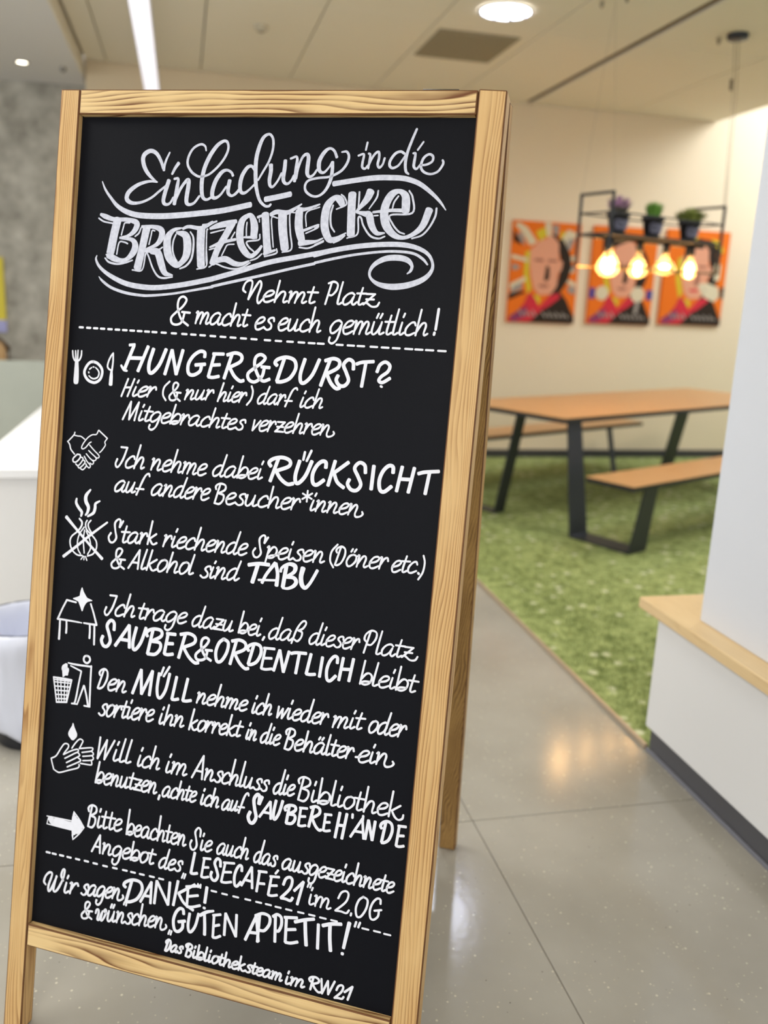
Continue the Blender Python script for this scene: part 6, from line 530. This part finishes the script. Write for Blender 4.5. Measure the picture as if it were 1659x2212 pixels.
def panel_mat():
    m = mat('blackboard_paint', (9, 11, 18), .5, .12); nt = m.node_tree; N = nt.nodes; Lk = nt.links; b = N['Principled BSDF']; g = N.new('ShaderNodeNewGeometry')
    n = N.new('ShaderNodeTexNoise'); n.inputs['Scale'].default_value = 700; n.inputs['Detail'].default_value = 2; Lk.new(g.outputs['Position'], n.inputs['Vector'])
    p = N.new('ShaderNodeBump'); p.inputs['Strength'].default_value = .25; p.inputs['Distance'].default_value = .0004; Lk.new(n.outputs['Fac'], p.inputs['Height']); Lk.new(p.outputs['Normal'], b.inputs['Normal']); return m
M_panel = panel_mat()
pn = member('blackboard_panel', [(-.004, -.006), (.722, .004), (.722, 1.506), (-.004, 1.504)], M_panel, AXV, 0, dd=(0, .006), bev=0)
def chalk_mat():
    m = mat('chalk_marker', (214, 217, 230), .75, .2); nt = m.node_tree; N = nt.nodes; Lk = nt.links; b = N['Principled BSDF']; g = N.new('ShaderNodeNewGeometry')
    n = N.new('ShaderNodeTexNoise'); n.inputs['Scale'].default_value = 160; n.inputs['Detail'].default_value = 6; n.inputs['Roughness'].default_value = .7; Lk.new(g.outputs['Position'], n.inputs['Vector'])
    cr = N.new('ShaderNodeValToRGB'); e = cr.color_ramp.elements; e[0].position = .3; e[0].color = (*lin((190, 193, 208)), 1); e[1].position = .7; e[1].color = (*lin((224, 227, 238)), 1); Lk.new(n.outputs['Fac'], cr.inputs['Fac']); Lk.new(cr.outputs['Color'], b.inputs['Base Color']); return m
M_chk = chalk_mat()
M_chk2 = mat('chalk_marker_fresh', (238, 240, 248), .7, .2, var=.06, vs=120)
def catmull(p, n):
    if len(p) < 3: return p
    q = [tuple(2*a-b_ for a, b_ in zip(p[0], p[1]))]+p+[tuple(2*a-b_ for a, b_ in zip(p[-1], p[-2]))]; out = []
    for i in range(1, len(q)-2):
        for k in range(n):
            t_ = k/n; out.append(tuple(.5*((2*b_)+(-a+c)*t_+(2*a-5*b_+4*c-d)*t_*t_+(-a+3*b_-3*c+d)*t_**3) for a, b_, c, d in zip(q[i-1], q[i], q[i+1], q[i+2])))
    return out+[p[-1]]
serial = [0]
def write(name, data):
    V, F = [], []
    for st in data.split(';'):
        pts = [tuple(int(x)/1e4 for x in s.split(',')) for s in st.split(' ')]
        pts = catmull(pts, 6); serial[0] += 1; dd = -.00035-(serial[0] % 40)*.000004
        k0 = len(V); n = len(pts)
        nrm = []
        for i in range(n):
            a, b_ = pts[max(i-1, 0)], pts[min(i+1, n-1)]; dx, dy_ = b_[0]-a[0], b_[1]-a[1]; l = math.hypot(dx, dy_) or 1e-6; nrm.append((-dy_/l, dx/l))
        for i, (u, v, w_) in enumerate(pts):
            nx, ny = nrm[i]; h = abs(w_)/2
            V.append(bp(u+nx*h, v+ny*h, dd)); V.append(bp(u-nx*h, v-ny*h, dd))
        for i in range(n-1): F.append((k0+2*i, k0+2*i+1, k0+2*i+3, k0+2*i+2))
        for e in (0, n-1):                                    # rounded marker ends
            u, v, w_ = pts[e]; h = abs(w_)/2; k = len(V); sg = -1 if e == 0 else 1; nx, ny = nrm[e]
            m_ = 5
            for j in range(m_+1):
                an = PI*j/m_-PI/2; tx, ty = ny*sg, -nx*sg; rr = h*(.55 if w_ > .0045 else 1)
                V.append(bp(u+nx*h*math.sin(an)+tx*rr*math.cos(an), v+ny*h*math.sin(an)+ty*rr*math.cos(an), dd))
            F.append(tuple(range(k, k+m_+1)))
    me = bpy.data.meshes.new(name); me.from_pydata([tuple(x) for x in V], [], F)
    return link(name, me, M_chk2 if name.startswith(('lettering_line', 'dash', 'icon')) else M_chk, pn)
for nm_, data in LETTERS:
    if nm_ == 'dash':
        for st in data.split(';'): write('dash', st)
    else: write(nm_, data)
# rear half of the A-frame, hinged at the top
ft_r = Vector((.680, 1.907, 0)); bh = Vector((BN.x, BN.y, 0)).normalized()
def rear_pt(u, s, back):       # u across (front-frame metres), s 0 top .. 1 floor
    top = bp(u, -.028, .0245); k = .762-(.762-u)*.79
    b0 = ft_r+BC*((u-.765)*.79); p = top.lerp(b0, s); return p+bh*back
def rear(name, u0, u1, s0, s1, m, ax, seed, bk=(0, .034)):
    pts = [rear_pt(a, s, bk[0]) for a, s in ((u0, s0), (u1, s0), (u1, s1), (u0, s1))]+[rear_pt(a, s, bk[1]) for a, s in ((u0, s0), (u1, s0), (u1, s1), (u0, s1))]
    return hexa(name, pts, m, bd, .0025, ax=ax, seed=seed, scorch=True)
RV = ((rear_pt(.7, 1, 0)-rear_pt(.7, 0, 0)).normalized(), BC, bh); RH = (BC, Vector((0, 0, -1)), bh)
rear('rear_stile', -.04, .006, 0, 1, W_pined, RV, 7); rear('rear_stile', .712, .765, 0, 1, W_pined, RV, 8)
rear('rear_rail', .006, .712, 0, .03, W_pined, RH, 9); rear('rear_rail', .006, .712, .862, .895, W_pined, RH, 10)
rear('rear_panel', .006, .712, .03, .862, M_panel, RV, 0, (.014, .02))
for u in (.1, .62):
    bm = bmesh.new(); tubebm(bm, [bp(u, -.046, .0235), bp(u+.06, -.0445, .0235)], .004, 10); link('hinge', finish(bm, 'h', smooth=True), mat('hinge_steel', (120, 116, 108), .3, metal=.9), bd)
